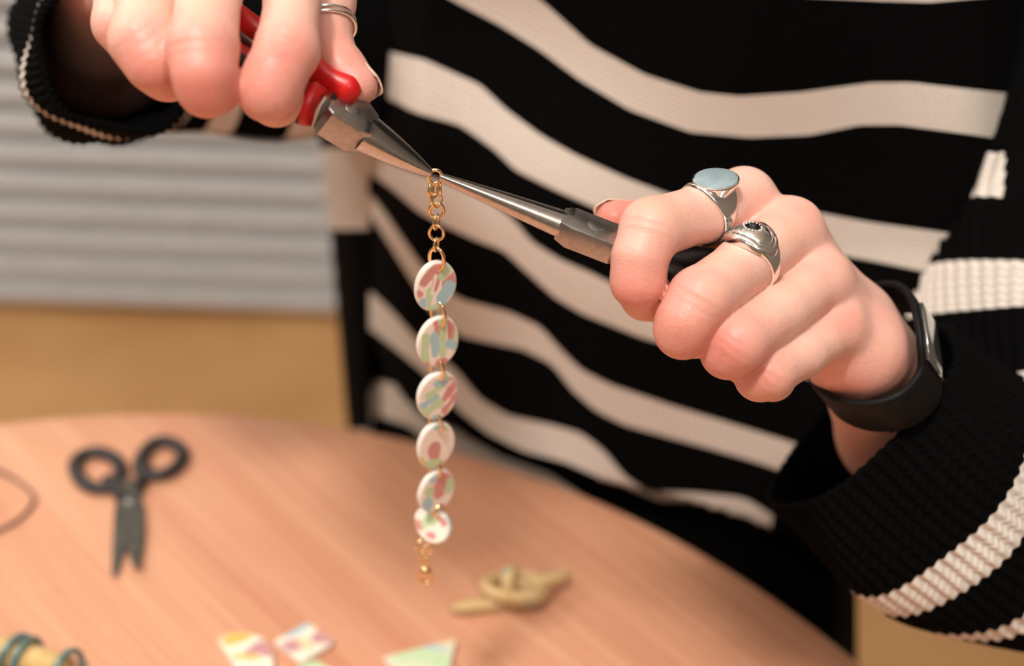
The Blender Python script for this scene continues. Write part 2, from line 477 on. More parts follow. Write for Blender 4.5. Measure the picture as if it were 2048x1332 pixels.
SK = np.array(lin(232, 188, 173)); SKR = np.array(lin(216, 130, 118)); SKP = np.array(lin(226, 158, 140))
def hand(fingers, palm, k_palm, flush, creases, h=.00072):
    """fingers: list of chains [(P, r mm), ...]; palm: list of (Pa, ra, Pb, rb)"""
    allp = [(p, r) for ch in fingers for p, r in ch] + [q for a_, ra, b_, rb in palm for q in ((a_, ra), (b_, rb))]
    lo = np.min([p - r * .001 - .006 for p, r in allp], 0); hi = np.max([p + r * .001 + .006 for p, r in allp], 0)
    Fd = Field(lo, hi, h)
    Dp = Fd.new()
    for a_, ra, b_, rb in palm: Fd.cone(Dp, a_, b_, ra * .001, rb * .001, .0045)
    out = Dp.copy()
    for ch in fingers:
        Df = Fd.new()
        for (a_, ra), (b_, rb) in zip(ch[:-1], ch[1:]): Fd.cone(Df, a_, b_, ra * .001, rb * .001, .0022)
        out = smin(out, smin(Dp, Df, k_palm), .0007)
    V, Q = surface_nets(Fd, out)
    V = relax(V, Q, 2)
    col = np.repeat(SK[None], len(V), 0)
    for p, r, amt, kind in flush:
        wgt = amt * np.exp(-((V - p) ** 2).sum(1) / (2 * (r * .001) ** 2))[:, None]
        col = col * (1 - wgt) + (SKR if kind else SKP) * wgt
    # knuckle folds: shallow transverse creases on the back of a joint
    nq = np.zeros_like(V)
    fn = np.cross(V[Q[:, 2]] - V[Q[:, 0]], V[Q[:, 3]] - V[Q[:, 1]])
    for k in range(4): np.add.at(nq, Q[:, k], fn)
    nq /= np.linalg.norm(nq, axis=1, keepdims=True) + 1e-12
    for p, axis, dors, sig, per, amp in creases:
        axis = nrm(axis); dors = nrm(dors)
        s_ = (V - p) @ axis
        wgt = np.exp(-(s_ / (sig * .001)) ** 2) * np.clip(nq @ dors, 0, 1) * np.exp(-(((V - p) ** 2).sum(1)) / (.011 ** 2))
        V = V - nq * (amp * .001 * wgt * (np.cos(2 * math.pi * s_ / (per * .001)) * .5 + .2))[:, None]
    return V, Q, col

# ---- the hand with the fitness band (holds black-handled pliers)
def J(px, py, d, r): return (P(px, py, d), r)
L_mcp = {'i': P(1487, 400, 397), 'm': P(1580, 462, 394), 'r': P(1640, 560, 393), 'p': P(1674, 655, 394)}
left_f = [
    [J(1560, 500, 407, 7.0), (L_mcp['i'], 8.7), J(1400, 428, 384, 7.7), J(1303, 458, 371, 8.1), J(1280, 515, 369, 7.1), J(1276, 562, 370, 6.9), J(1292, 590, 376, 6.5), J(1312, 602, 383, 5.8)],
    [J(1630, 540, 406, 7.0), (L_mcp['m'], 9.0), J(1485, 533, 379, 7.7), J(1400, 598, 366, 8.2), J(1372, 640, 365, 7.3), J(1366, 660, 367, 7.2), J(1388, 664, 378, 6.6), J(1410, 650, 386, 5.8)],
    [J(1675, 620, 404, 7.0), (L_mcp['r'], 8.4), J(1560, 622, 380, 7.2), J(1474, 686, 368, 7.7), J(1456, 703, 370, 6.9), J(1480, 712, 380, 6.5), J(1505, 690, 389, 5.6)],
    [J(1700, 680, 404, 6.6), (L_mcp['p'], 7.6), J(1605, 706, 383, 6.3), J(1538, 746, 375, 6.7), J(1518, 754, 377, 6.1), J(1545, 758, 387, 5.7), J(1575, 730, 394, 5.0)],
    [J(1650, 650, 422, 11), J(1480, 560, 416, 9.5), J(1345, 470, 401, 8.0), J(1285, 448, 395, 6.2), J(1232, 441, 392, 5.7)],
]
wr = P(1720, 698, 405)
left_palm = [
    (L_mcp['i'], 6.4, P(1690, 640, 414), 11.0), (L_mcp['m'], 6.8, P(1703, 645, 411), 10),
    (L_mcp['r'], 6.4, P(1716, 675, 406), 9.5), (L_mcp['p'], 6.0, P(1720, 690, 405), 10.5),
    (P(1560, 520, 408), 11, P(1690, 670, 418), 14), (P(1640, 640, 408), 10, P(1700, 705, 414), 13),
    (P(1690, 705, 404), 9, P(1725, 715, 406), 11),
    (P(1700, 660, 414), 13, P(1732, 710, 415), 13), (wr, 12, P(1740, 740, 421), 14.5), (P(1740, 740, 421), 14.5, P(1800, 860, 452), 19),
    (P(1800, 860, 452), 19, P(1900, 960, 480), 24),
]
def fl(px, py, d, r, a_, k=1): return (P(px, py, d), r, a_, k)
left_flush = [fl(1275, 430, 362, 6, .35), fl(1370, 565, 358, 7, .5), fl(1455, 690, 360, 6, .7), fl(1530, 735, 368, 5, .55), fl(1600, 410, 385, 5, .35),
              fl(1660, 530, 384, 4, .3), fl(1690, 640, 386, 4, .5), fl(1240, 440, 386, 9, .9), fl(1260, 600, 362, 9, .7), fl(1340, 690, 358, 8, .5), fl(1420, 730, 362, 7, .5),
              fl(1500, 780, 370, 7, .5), fl(1740, 760, 405, 12, .6), fl(1573, 425, 382, 1.0, .8)]
def cr(px, py, d, px2, py2, d2, sig=5, per=2.5, amp=.24, up=.8):
    return (P(px, py, d), P(px2, py2, d2) - P(px, py, d), -AX_F + up * AX_U, sig, per, amp)
left_cr = [cr(1303, 458, 371, 1276, 562, 370, up=.2), cr(1400, 598, 366, 1366, 660, 367, up=.2), cr(1474, 686, 368, 1450, 720, 370, up=.2), cr(1548, 742, 376, 1530, 760, 378, up=.0)]
LV, LQ, LC = hand(left_f, left_palm, .0048, left_flush, left_cr)

# ---- the hand at the red pliers
right_f = [
    [J(600, -260, 385, 9), J(592, -150, 376, 8.2), J(585, 0, 357, 6.9), J(574, 100, 346, 7.7), J(550, 150, 342, 7.2), J(536, 182, 342, 7.1), J(552, 196, 350, 6.7), J(570, 188, 357, 6)],
    [J(460, -270, 378, 9), J(442, -160, 368, 8.6), J(420, -20, 348, 7.6), J(405, 98, 337, 8.3), J(408, 146, 335, 7.3), J(414, 174, 337, 6.9), J(432, 178, 347, 6.4)],
    [J(350, -260, 378, 8.6), J(322, -160, 368, 8.6), J(300, -30, 353, 7.6), J(288, 82, 345, 8.1), J(312, 122, 344, 7.4), J(335, 142, 348, 7.0), J(360, 145, 357, 6)],
    [J(280, -240, 382, 8), J(252, -140, 374, 7.6), J(240, -30, 362, 6.5), J(240, 48, 357, 6.6), J(268, 84, 357, 6.1), J(295, 105, 361, 5.8), J(320, 110, 368, 5)],
    [J(560, -300, 395, 11), J(640, -120, 384, 9.5), J(652, 0, 376, 7.6), J(646, 92, 373, 7.5), J(682, 140, 369, 6.4), J(712, 170, 367, 5.7)],
]
right_palm = [
    (P(588, -150, 376), 8.2, P(390, -330, 398), 13), (P(445, -160, 368), 8.4, P(350, -330, 394), 12), (P(322, -160, 368), 8.2, P(310, -320, 394), 12),
    (P(252, -140, 374), 7.6, P(280, -300, 396), 12), (P(540, -220, 392), 11, P(370, -320, 404), 14), (P(350, -200, 386), 10, P(330, -320, 402), 14),
    (P(340, -330, 398), 15, P(250, -260, 414), 17), (P(250, -260, 414), 16, P(215, -60, 440), 16), (P(215, -60, 440), 16, P(205, 60, 470), 17),
]
right_flush = [fl(565, 110, 335, 7, .75), fl(405, 115, 326, 8, .6), fl(270, 110, 335, 7, .5), fl(210, 80, 350, 5, .4), fl(520, 215, 335, 8, .45), fl(420, 210, 328, 9, .6),
               fl(330, 165, 338, 9, .6), fl(690, 150, 363, 8, .6), fl(655, 90, 366, 8, .35), fl(563, 113, 336, .7, .7), fl(380, 190, 327, .6, .7)]
right_cr = [cr(572, 102, 346, 540, 183, 342, sig=6, per=2.6, amp=.34), cr(406, 98, 337, 414, 176, 337, sig=6, per=2.7, amp=.28), cr(288, 82, 345, 335, 142, 348, sig=5, per=2.5, amp=.24)]
RV, RQ, RC = hand(right_f, right_palm, .0045, right_flush, right_cr)

# ---- arms, shoulders and trunk under the sweater (coarse)
Bd = Field((-.36, .30, .55), (.42, .75, 1.30), .006)
D = Bd.new()
def yt(x): return .475 - .37 * x
tor = [((.03, .60, .60), .055, (.03, .60, 1.02), .06), ((.11, .57, .60), .06, (.11, .57, 1.02), .065), ((.07, .59, .70), .06, (.07, .60, 1.12), .06)]
for a_, ra, b_, rb in tor: Bd.cone(D, a_, b_, ra, rb, .05, .06)
for a_, ra, b_, rb in [(P(2210, 100, 500), .032, P(2200, 780, 500), .028), (P(2200, 780, 500), .028, P(2120, 1000, 492), .026), (P(2120, 1000, 492), .026, P(1890, 960, 478), .022),
                       (P(1890, 960, 478), .022, P(1800, 870, 455), .0185),
                       (P(860, -60, 612), .024, P(420, 115, 562), .022), (P(420, 115, 562), .022, P(250, 110, 538), .021), (P(250, 110, 538), .021, P(205, 105, 500), .019), (P(205, 105, 500), .019, P(205, 60, 470), .018)]:
    Bd.cone(D, a_, b_, ra, rb, .02, .03)
BV, BQ = surface_nets(Bd, D)
BC = np.repeat(SK[None], len(BV), 0)
person = tag(empty('person', (.05, .55, 0)), 'person in a black and cream striped knit sweater working with two pliers', 'person')
V = np.concatenate([LV, RV, BV]); Q = np.concatenate([LQ, RQ + len(LV), BQ + len(LV) + len(RV)])
body = mesh_obj('body', V, Q, M_SKIN, person)
setattr_col(body, 'skin', np.concatenate([LC, RC, BC]))
body['label'] = 'bare hands with flushed knuckles gripping the pliers'

def nail(a_, b_, ra, rb, dors, half=1.0, s0=-.0065, s1=.0054):
    """thin curved plate on the back of a thumb tip (a_ joint, b_ tip centre)"""
    ax_ = nrm(b_ - a_); dn_ = nrm(dors - (dors @ ax_) * ax_); sd = np.cross(ax_, dn_)
    L_ = np.linalg.norm(b_ - a_)
    rows_ = []
    for q_ in np.linspace(0, 1, 12):
        s_ = s0 + (s1 - s0) * q_
        r_ = rb + (ra - rb) * min(max(-s_ / L_, 0), 1)
        drop = .0011 * max(0, s_ / s1) ** 2
        wid = half * (1 - .55 * max(0, (q_ - .75) / .25) ** 2) * (1 - .35 * max(0, (.15 - q_) / .15) ** 2)
        rows_.append([b_ + ax_ * (s_ - .0016 * (x_ * x_) * (q_ > .8) * (q_ - .8) / .2) + (r_ + .00018) * (math.cos(x_ * wid) * dn_ + math.sin(x_ * wid) * sd) - dn_ * drop for x_ in np.linspace(-1, 1, 13)])
    T_ = np.array(rows_); Bt = T_ - dn_ * .00055
    n1_, n2_ = 12, 13
    V = np.concatenate([T_.reshape(-1, 3), Bt.reshape(-1, 3)]); o_ = n1_ * n2_
    Fs = []
    for i in range(n1_ - 1):
        for k in range(n2_ - 1):
            q4 = (i * n2_ + k, i * n2_ + k + 1, (i + 1) * n2_ + k + 1, (i + 1) * n2_ + k)
            Fs.append(q4); Fs.append(tuple(o_ + v for v in q4[::-1]))
    bd_ = [k for k in range(n2_)] + [i * n2_ + n2_ - 1 for i in range(1, n1_)] + [(n1_ - 1) * n2_ + k for k in range(n2_ - 2, -1, -1)] + [i * n2_ for i in range(n1_ - 2, 0, -1)]
    for u_, v_ in zip(bd_, bd_[1:] + bd_[:1]): Fs.append((u_, v_, o_ + v_, o_ + u_))
    o = mesh_obj('fingernail', V, Fs, M_NAIL, body); fix_normals(o)
    o['label'] = 'short bare thumb nail'
nail(P(1285, 448, 395), P(1232, 441, 392), .0062, .0057, .8 * AX_F + .6 * AX_U)
nail(P(682, 140, 369), P(712, 170, 367), .0064, .0057, .62 * AX_F + .5 * AX_U + .62 * AX_R)

# ------------------------------------------------------------------ sweater
def curve(pts, xs):
    pts = np.array(sorted(pts), float)
    y = np.interp(xs, pts[:, 0], pts[:, 1])
    sl0 = (pts[1, 1] - pts[0, 1]) / (pts[1, 0] - pts[0, 0]); sl1 = (pts[-1, 1] - pts[-2, 1]) / (pts[-1, 0] - pts[-2, 0])
    y = np.where(xs < pts[0, 0], pts[0, 1] + sl0 * (xs - pts[0, 0]), y)
    y = np.where(xs > pts[-1, 0], pts[-1, 1] + sl1 * (xs - pts[-1, 0]), y)
    k = np.exp(-np.linspace(-2, 2, 17) ** 2 / 2 * 1.6); k /= k.sum()
    yp = np.concatenate([np.repeat(y[0], 8) + (y[0] - y[1]) * np.arange(8, 0, -1), y, np.repeat(y[-1], 8) + (y[-1] - y[-2]) * np.arange(1, 9)])
    return np.convolve(yp, k, 'valid')
STEP = 2.6
XS = np.arange(744, 2060, STEP)
edges = [
    [(744, -1000), (1300, -760), (2060, -720)],
    [(744, -640), (1060, -330), (1400, -100), (1740, -85), (2060, -95)],
    [(744, -540), (1100, -200), (1400, -15), (1600, -6), (1760, 2), (1860, 5), (2060, -12)],
    [(744, -240), (900, -120), (1010, -55), (1095, 12), (1180, 90), (1290, 150), (1400, 185), (1480, 193), (1600, 185), (1740, 166), (1820, 165), (2060, 192)],
    [(744, -100), (820, -50), (905, 0), (1000, 50), (1080, 100), (1160, 160), (1260, 220), (1380, 264), (1500, 275), (1620, 270), (1720, 250), (1800, 250), (1950, 270), (2060, 285)],
    [(744, 96), (850, 120), (960, 170), (1010, 218), (1080, 270), (1150, 310), (1250, 356), (1340, 390), (1480, 415), (1640, 426), (1740, 445), (1880, 464), (2060, 490)],
    [(744, 180), (830, 225), (920, 250), (990, 300), (1030, 340), (1110, 380), (1200, 420), (1320, 462), (1480, 492), (1680, 510), (1760, 525), (1860, 546), (2060, 580)],
    [(744, 305), (780, 323), (830, 345), (900, 368), (980, 403), (1022, 434), (1065, 485), (1122, 520), (1180, 545), (1225, 568), (1320, 610), (1480, 650), (1680, 690), (2060, 740)],
    [(744, 350), (780, 374), (837, 424), (894, 454), (951, 480), (1008, 502), (1051, 542), (1108, 594), (1165, 628), (1280, 674), (1400, 710), (1680, 770), (2060, 830)],
    [(744, 392), (770, 425), (800, 470), (835, 520), (870, 565), (924, 600), (1017, 624), (1080, 653), (1121, 699), (1162, 740), (1220, 769), (1336, 809), (1452, 844), (1602, 890), (2060, 1000)],
    [(744, 434), (770, 475), (800, 524), (835, 580), (875, 640), (924, 673), (1046, 699), (1104, 728), (1144, 780), (1191, 821), (1249, 850), (1394, 890), (1597, 948), (2060, 1070)],
    [(744, 586), (785, 624), (831, 676), (912, 740), (959, 798), (1017, 832), (1104, 850), (1162, 867), (1208, 902), (1249, 954), (1295, 983), (1394, 986), (1481, 995), (1568, 1030), (2060, 1220)],
    [(744, 660), (814, 716), (854, 751), (918, 821), (976, 867), (1046, 902), (1133, 925), (1197, 954), (1255, 1012), (1324, 1041), (1394, 1041), (1481, 1053), (1568, 1082), (2060, 1290)],
    [(744, 790), (814, 809), (860, 850), (930, 910), (1000, 950), (1100, 985), (1300, 1120), (1500, 1230), (2060, 1560)],
    [(744, 860), (814, 885), (860, 925), (930, 985), (1000, 1020), (1100, 1060), (1300, 1180), (1500, 1290), (2060, 1620)],
    [(744, 1500), (1100, 1560), (1500, 1640), (2060, 1860)],
]
E_ = np.array([curve(e, XS) for e in edges])
SUB = [10, 6, 12, 8, 12, 8, 14, 8, 10, 8, 12, 8, 12, 8, 20]
rows, rowmat, rowk = [], [], []
for k in range(len(edges) - 1):
    for q in range(SUB[k]):
        rows.append(E_[k] + (E_[k + 1] - E_[k]) * q / SUB[k]); rowmat.append(k % 2); rowk.append(k)
rows.append(E_[-1])
rows = np.array(rows)
nr, nc = rows.shape
YY = np.clip(rows, -700, 1900)
XX = np.repeat(XS[None], nr, 0)
cmp_ = np.clip((YY - 880) / 240, 0, 1)
XX = np.where(XX > 1500, XX + cmp_ * (1500 + (XX - 1500) * .40 - XX), XX)
rx = (XX - 1024) / FPX; ry = (666 - YY) / FPX
dirs = AX_F[None, None] + rx[..., None] * AX_R + ry[..., None] * AX_U
tt = .475 / (dirs[..., 1] + .37 * dirs[..., 0])
# drape: folds follow the sag of the stripes, side curves back at the seam, chest comes forward on the arm side
fold = .007 * np.sin((YY - .55 * XX) / 105.0) * np.clip((1500 - XX) / 500, .15, 1) + .005 * np.sin((YY * .4 + XX) / 130.0)
side = .050 * np.clip((860 - XX) / 116, 0, 1) ** 2
armb = .055 * np.clip((XX - 1900) / 160, 0, 1) ** 2 * np.clip((900 - YY) / 300, 0, 1) + .05 * np.clip((XX - 1660) / 60, 0, 1) ** 2 * np.clip((YY - 900) / 200, 0, 1)
low = -.012 * np.clip((YY - 500) / 600, 0, 1) * np.clip((XX - 900) / 300, 0, 1)
rib = .00034 * np.cos(2 * math.pi * (XS[None] - 744) / 13.0)
tt = tt + fold * .8 + side + armb + low
PT = CAM + dirs * tt[..., None]
PT = PT - dirs * rib[..., None]
PT[..., 1] = np.where(PT[..., 2] < ZT + .01, PT[..., 1] + .012, PT[..., 1])
# back panel beyond the side seam: stripes do not meet the front ones
nb = 26
Lb = PT[:, 0, :]
backs = []
for q in range(1, nb + 1):
    s_ = q / nb
    pxs = 744 - 100 * min(s_ * 1.6, 1.0) * (1 + 0 * s_)
    ypx = YY[:, 0]
    lim = np.interp(ypx, [-700, 310, 460, 850, 1700], [620, 640, 660, 694, 720])
    ph = s_ * math.pi * .62
    pxq = 744 - (744 - lim) * np.sin(min(ph, math.pi / 2))
    dq = AX_F[None] + ((pxq - 1024) / FPX)[:, None] * AX_R + ((666 - ypx) / FPX)[:, None] * AX_U
    dep = tt[:, 0] + .075 * (1 - math.cos(min(ph, math.pi / 2))) + .10 * max(0, ph - math.pi / 2)
    rb = .0003 * math.cos(2 * math.pi * q / 3.0)
    backs.append(CAM + dq * (dep - rb)[:, None])
backs = np.array(backs).transpose(1, 0, 2)[:, ::-1]
# close the garment round the back of the trunk
far = []
for q in np.linspace(0, 1, 14)[1:]:
    A0 = backs[:, 0]; B0 = PT[:, -1]
    ctrl = np.stack([A0, A0 + np.array([.03, .11, 0]), B0 + np.array([.0, .17, 0]), B0], 0)
    far.append((1 - q) ** 3 * ctrl[0] + 3 * (1 - q) ** 2 * q * ctrl[1] + 3 * (1 - q) * q * q * ctrl[2] + q ** 3 * ctrl[3])
far = np.array(far).transpose(1, 0, 2)[:, ::-1]
G = np.concatenate([far[:, 1:], backs, PT], 1)      # columns: far side ... back panel ... seam ... front
ncol = G.shape[1]
n_far, n_back = far.shape[1] - 1, nb
V = G.reshape(-1, 3)
Fs, MI, UV = [], [], []
yc = YY[:, 0]
ulen = np.concatenate([np.linspace(-60, -nb / 3.0, n_far), np.linspace(-nb / 3.0, 0, nb), (XS - 744) / 13.0])
vlen = np.cumsum(np.concatenate([[0], np.linalg.norm(np.diff(PT[:, nc // 3], axis=0), axis=1)])) / .0021
for i in range(nr - 1):
    for j in range(ncol - 1):
        Fs.append((i * ncol + j, i * ncol + j + 1, (i + 1) * ncol + j + 1, (i + 1) * ncol + j))
        if j >= n_far + n_back - 1: MI.append(0 if (rowk[i] == 11 and XS[min(max(j - n_far - n_back, 0), nc - 1)] > 1572) else rowmat[i])
        else:
            ym = .5 * (yc[i] + yc[i + 1])
            MI.append(1 if (300 < ym < 455 or -330 < ym < -210 or 860 < ym < 960) else 0)
        UV += [(ulen[j], vlen[i]), (ulen[j + 1], vlen[i]), (ulen[j + 1], vlen[i + 1]), (ulen[j], vlen[i + 1])]
# roof closing the cut above the frame
c_top = len(V); V = np.concatenate([V, [G[0].mean(0)]])
for j in range(ncol - 1):
    Fs.append((c_top, j + 1, j)); MI.append(0); UV += [(0, 0)] * 3
Fs.append((c_top, 0, ncol - 1)); MI.append(0); UV += [(0, 0)] * 3
sweater = mesh_obj('sweater', V, Fs, None, person, mats=[M_KBLK, M_KCRM], mat_idx=MI)
sweater['label'] = 'black ribbed knit sweater with cream stripes'
def uvset(o, uv):
    l = o.data.uv_layers.new(name='UVMap'); l.data.foreach_set('uv', np.asarray(uv, np.float32).ravel())
uvset(sweater, UV)

def sleeve(centers, radii, stripes, nrib, seam=None, n=14, up=(0, 0, 1), wobble=.002, squash=None):
    path = catmull(centers, n)
    x = np.linspace(0, 1, len(path)); xr = np.linspace(0, 1, len(radii))
    # smooth radius
    rd = catmull(np.c_[xr, radii], n)[:, 1] * .001
    s = np.concatenate([[0], np.cumsum(np.linalg.norm(np.diff(path, axis=0), axis=1))])
    # resample finely along length
    L = s[-1]; ns = int(L / .0022)
    # row positions must include stripe borders
    bd = sorted([b for st in stripes for b in st])
    sn = np.linspace(0, L, ns)
    sn = np.array(sorted(set(np.round(np.concatenate([sn, bd]), 6))))
    pth = np.stack([np.interp(sn, s, path[:, i]) for i in range(3)], 1); rdn = np.interp(sn, s, rd)
    for _ in range(3): pth[1:-1] = .25 * pth[:-2] + .5 * pth[1:-1] + .25 * pth[2:]
    t_, A, B = frames(pth, False, None)
    m_ = nrib * 6
    an = np.linspace(0, 2 * math.pi, m_, endpoint=False)
    rr = rdn[:, None] + (.0006 if nrib <= 60 else .0004) * np.cos(an * nrib)[None] + wobble * np.sin(3 * an[None] + sn[:, None] * 55) * np.clip(sn[:, None] / .03, .3, 1) + wobble * .6 * np.sin(5 * an[None] - sn[:, None] * 90)
    V = pth[:, None] + rr[..., None] * (np.cos(an)[None, :, None] * A[:, None] + np.sin(an)[None, :, None] * B[:, None])
    # inner layer for a hem with thickness
    NI = 45
    inn = pth[:NI, None] + (rr[:NI, :, None] - .0022) * (np.cos(an)[None, :, None] * A[:NI, None] + np.sin(an)[None, :, None] * B[:NI, None])
    n_in = len(inn)
    full = np.concatenate([inn[::-1], V], 0)
    K = len(full)
    Fs, MI, UV = [], [], []
    sv = np.concatenate([sn[:n_in][::-1] * -1, sn])
    for i in range(K - 1):
        mid = .5 * (sv[i] + sv[i + 1])
        cream = any(a0 < mid < b0 for a0, b0 in stripes)
        for k in range(m_):
            l = (k + 1) % m_
            Fs.append((i * m_ + k, i * m_ + l, (i + 1) * m_ + l, (i + 1) * m_ + k))
            c_ = cream
            if c_ and seam and seam(mid, an[k], V[min(max(i - n_in, 0), len(V) - 1), k]): c_ = False
            MI.append(1 if c_ else 0)
            u0, u1 = k / 6.0, (k + 1) / 6.0; v0, v1 = sv[i] / .0021, sv[i + 1] / .0021
            UV += [(u0, v0), (u1, v0), (u1, v1), (u0, v1)]
    o = mesh_obj('sleeve', full.reshape(-1, 3), Fs, None, sweater, mats=[M_KBLK, M_KCRM], mat_idx=MI)
    uvset(o, UV); fix_normals(o)
    return o
# sleeve pushed up the forearm above the fitness band
sleeve([P(1724, 832, 446), P(1850, 950, 449), P(1985, 1025, 464), P(2110, 1005, 482), P(2130, 880, 496), P(2095, 600, 502), P(2180, 250, 508), P(2310, -150, 520), P(2440, -500, 540)],
       [39.5, 41, 43, 45, 46, 48, 50, 56, 60], [(.028, .0355), (.050, .0545), (.141, .148), (.164, .176), (.193, .207)], 60,
       seam=lambda s_, a_, v_: s_ > .185 and (v_ - CAM) @ AX_R / ((v_ - CAM) @ AX_F) * FPX + 1024 > 2004)
# wide sleeve hanging below the wrist at the red pliers
sleeve([P(243, 105, 432), P(215, 112, 458), P(200, 110, 500), P(260, 100, 540), P(420, 105, 560), P(600, 95, 575), P(780, 60, 590), P(900, -100, 600)],
       [25, 27, 30, 32, 32, 34, 38, 44], [(.017, .022), (.110, .121), (.143, .154), (.176, .187)], 64)
# hips and thighs, seated under the table edge
Td = Field((-.16, -.05, .03), (.34, .74, .80), .007)
D = Td.new()
for a_, ra, b_, rb in [((.02, .60, .56), .08, (.11, .58, .56), .08), ((.02, .60, .56), .08, (.02, .60, .74), .05), ((.11, .59, .56), .07, (.11, .60, .74), .05), ((.0, .58, .53), .078, (.02, .18, .52), .058), ((.02, .18, .52), .056, (.04, .24, .08), .042),
                       ((.12, .56, .54), .066, (.15, .16, .52), .056), ((.15, .16, .52), .054, (.16, .22, .08), .042)]:
    Td.cone(D, a_, b_, ra, rb, .04, .06)
TV, TQ = surface_nets(Td, D)
tr = mesh_obj('trousers', relax(TV, TQ, 3), TQ, M_TROU, person)
tr['label'] = 'dark trousers under the table'

# ------------------------------------------------------------------ pliers
def pliers(name, tip, joint, end, tiltcam, jaw_w, jaw_t, joint_w, joint_t, label, handles, bulge=0.0):
    ax = nrm(joint - tip)
    upim = nrm(np.cross(ax, AX_F)); upim = upim if upim @ AX_U > 0 else -upim
    nf = nrm(tiltcam * -AX_F + math.sqrt(1 - tiltcam ** 2) * upim); nf = nrm(nf - (nf @ ax) * ax)
    wd = nrm(np.cross(ax, nf))
    root = tag(empty(name, joint), label, 'pliers')
    Lj = np.linalg.norm(joint - tip)
    for sgn in (-1, 1):
        secs, path = [], []
        for q in np.linspace(0, 1, 28):
            e = q ** .92
            W = .0008 + (jaw_w - .0008) * (e + bulge * math.sin(math.pi * q) )
            H = .0009 + (jaw_t - .0009) * e
            flat = .5 + .3 * q
            an = np.linspace(-math.pi / 2, math.pi / 2, 13)
            # half of a rounded section: inner face flat
            xo = np.sign(np.cos(an)) * np.abs(np.cos(an)) ** flat * W
            yo = np.sign(np.sin(an)) * np.abs(np.sin(an)) ** flat * H
            gap = .00008
            sct = np.c_[yo, (gap + xo) * sgn]
            secs.append(sct); path.append(tip + ax * Lj * q)
        V, Fs = sweep(np.array(path), np.array(secs), False, nf)
        j = mesh_obj('jaw', V, Fs, M_STEEL, root); fix_normals(j); sharp(j, 28)
    Lb = np.linalg.norm(end - joint)
    # box joint: chamfered block
    V, Fs = sweep(np.array([joint - ax * .0012, joint + ax * .002, joint + ax * (Lb - .0015), joint + ax * Lb]),
                  np.stack([rrect(joint_t * k1, joint_w * k2, .0007, 2) for k1, k2 in ((.9, .72), (1, 1), (1, 1), (.93, .8))]), False, nf)
    b = mesh_obj('box_joint', V, Fs, M_STEELD, root); fix_normals(b); sharp(b, 25)
    # lap recesses and pivot
    cpos = joint + ax * Lb * .5 + nf * (joint_t + .0001)
    V, Fs = sweep(np.array([cpos - nf * .0012, cpos, cpos + nf * .00012]), np.stack([circ(.0022, 28), circ(.0022, 28), circ(.0019, 28)]), False, ax)
    p_ = mesh_obj('pivot', V, Fs, M_STEELD, root); fix_normals(p_); sharp(p_, 30)
    for off, ww in ((Lb * .98, .55), (Lb * .05, .3)):
        c0 = joint + ax * off + wd * joint_w * .45 * (1 if off > Lb * .5 else -1) + nf * (joint_t - .0002)
        g = mesh_obj('lap_groove', *basis_box(c0, wd, ax, nf, joint_w * ww, .0007, .0004, .0001), M_PIVOT, root)
        fix_normals(g)
    return root, ax, nf, wd
tipL, jL, eL = P(881, 354, 373), P(1128, 450, 374), P(1238, 492, 375)
pl, ax, nf, wd = pliers('needle_nose_pliers', tipL, jL, eL, .62, .0040, .0032, .0052, .0034,
                        'slim steel pliers with black handles held in the hand wearing signet rings', None)
# tangs and black handles running through the grip
for pts, nm in (([P(1225, 487, 375), P(1290, 520, 378), P(1345, 555, 380), P(1400, 590, 383), P(1455, 628, 388), P(1520, 650, 396)], 'handle'),
                ([P(1225, 487, 377), P(1300, 508, 381), P(1370, 520, 385), P(1440, 528, 391), P(1500, 545, 399), P(1560, 580, 408)], 'handle')):
    h = tube(nm, pts, .0042, M_BLKGRIP, pl, n=8, m_=16, flat=.8, rad=[.62, .85, 1, 1, 1, .9])
V, Fs = sweep(np.array([eL - ax * .002, eL + ax * .004, eL + ax * .009]), np.stack([rrect(.0028, .0036, .0005, 2), rrect(.0026, .0034, .0005, 2), rrect(.0022, .003, .0005, 2)]), False, nf)
tg = mesh_obj('tang', V, Fs, M_STEEL, pl); fix_normals(tg); sharp(tg, 30)

tipR, jR, eR = P(862, 347, 372), P(728, 263, 365), P(650, 214, 361)
pr, ax, nf, wd = pliers('needle_nose_pliers', tipR, jR, eR, .70, .0056, .0042, .0060, .0044,
                        'steel pliers with red grips held under curled fingers of the hand with thumb rings', None, .10)
def grip(path, r, rad, flat=.75):
    g = tube('grip', path, r, M_RED, pr, n=8, m_=20, flat=flat, rad=rad)
    return g
# lower grip: black insert, red guard collar
g1 = grip([P(627, 208, 360), P(560, 172, 358), P(500, 136, 357), P(440, 96, 358), P(360, 30, 362), P(260, -40, 370)], .0050, [1.0, .9, .9, .9, .9, .7])
tube('grip_insert', [P(618, 212, 354.5), P(560, 180, 353), P(500, 146, 352.5), P(440, 106, 354)], .0036, M_BLKGRIP, pr, n=8, m_=16, flat=.7, rad=[1, 1, 1, .8])
c0 = P(619, 208, 352)
ring = [c0 + .0058 * (math.cos(q) * 1.0 * (nrm(-AX_U + .12 * AX_R)) + .62 * math.sin(q) * nrm(-AX_F + .4 * AX_R)) for q in np.linspace(0, 2 * math.pi, 20, endpoint=False)]
V, Fs = sweep(np.array([c0 - AX_R * .0026 + AX_U * .0010, c0 - AX_R * .0006, c0 + AX_R * .0010, c0 + AX_R * .0014 - AX_U * .0003]),
              np.stack([circ(.0046, 24, .0036), circ(.0056, 24, .0042), circ(.0056, 24, .0042), circ(.0048, 24, .0034)]), False, AX_U - .1 * AX_R)
gc = mesh_obj('guard', V, Fs, M_RED, pr); fix_normals(gc)
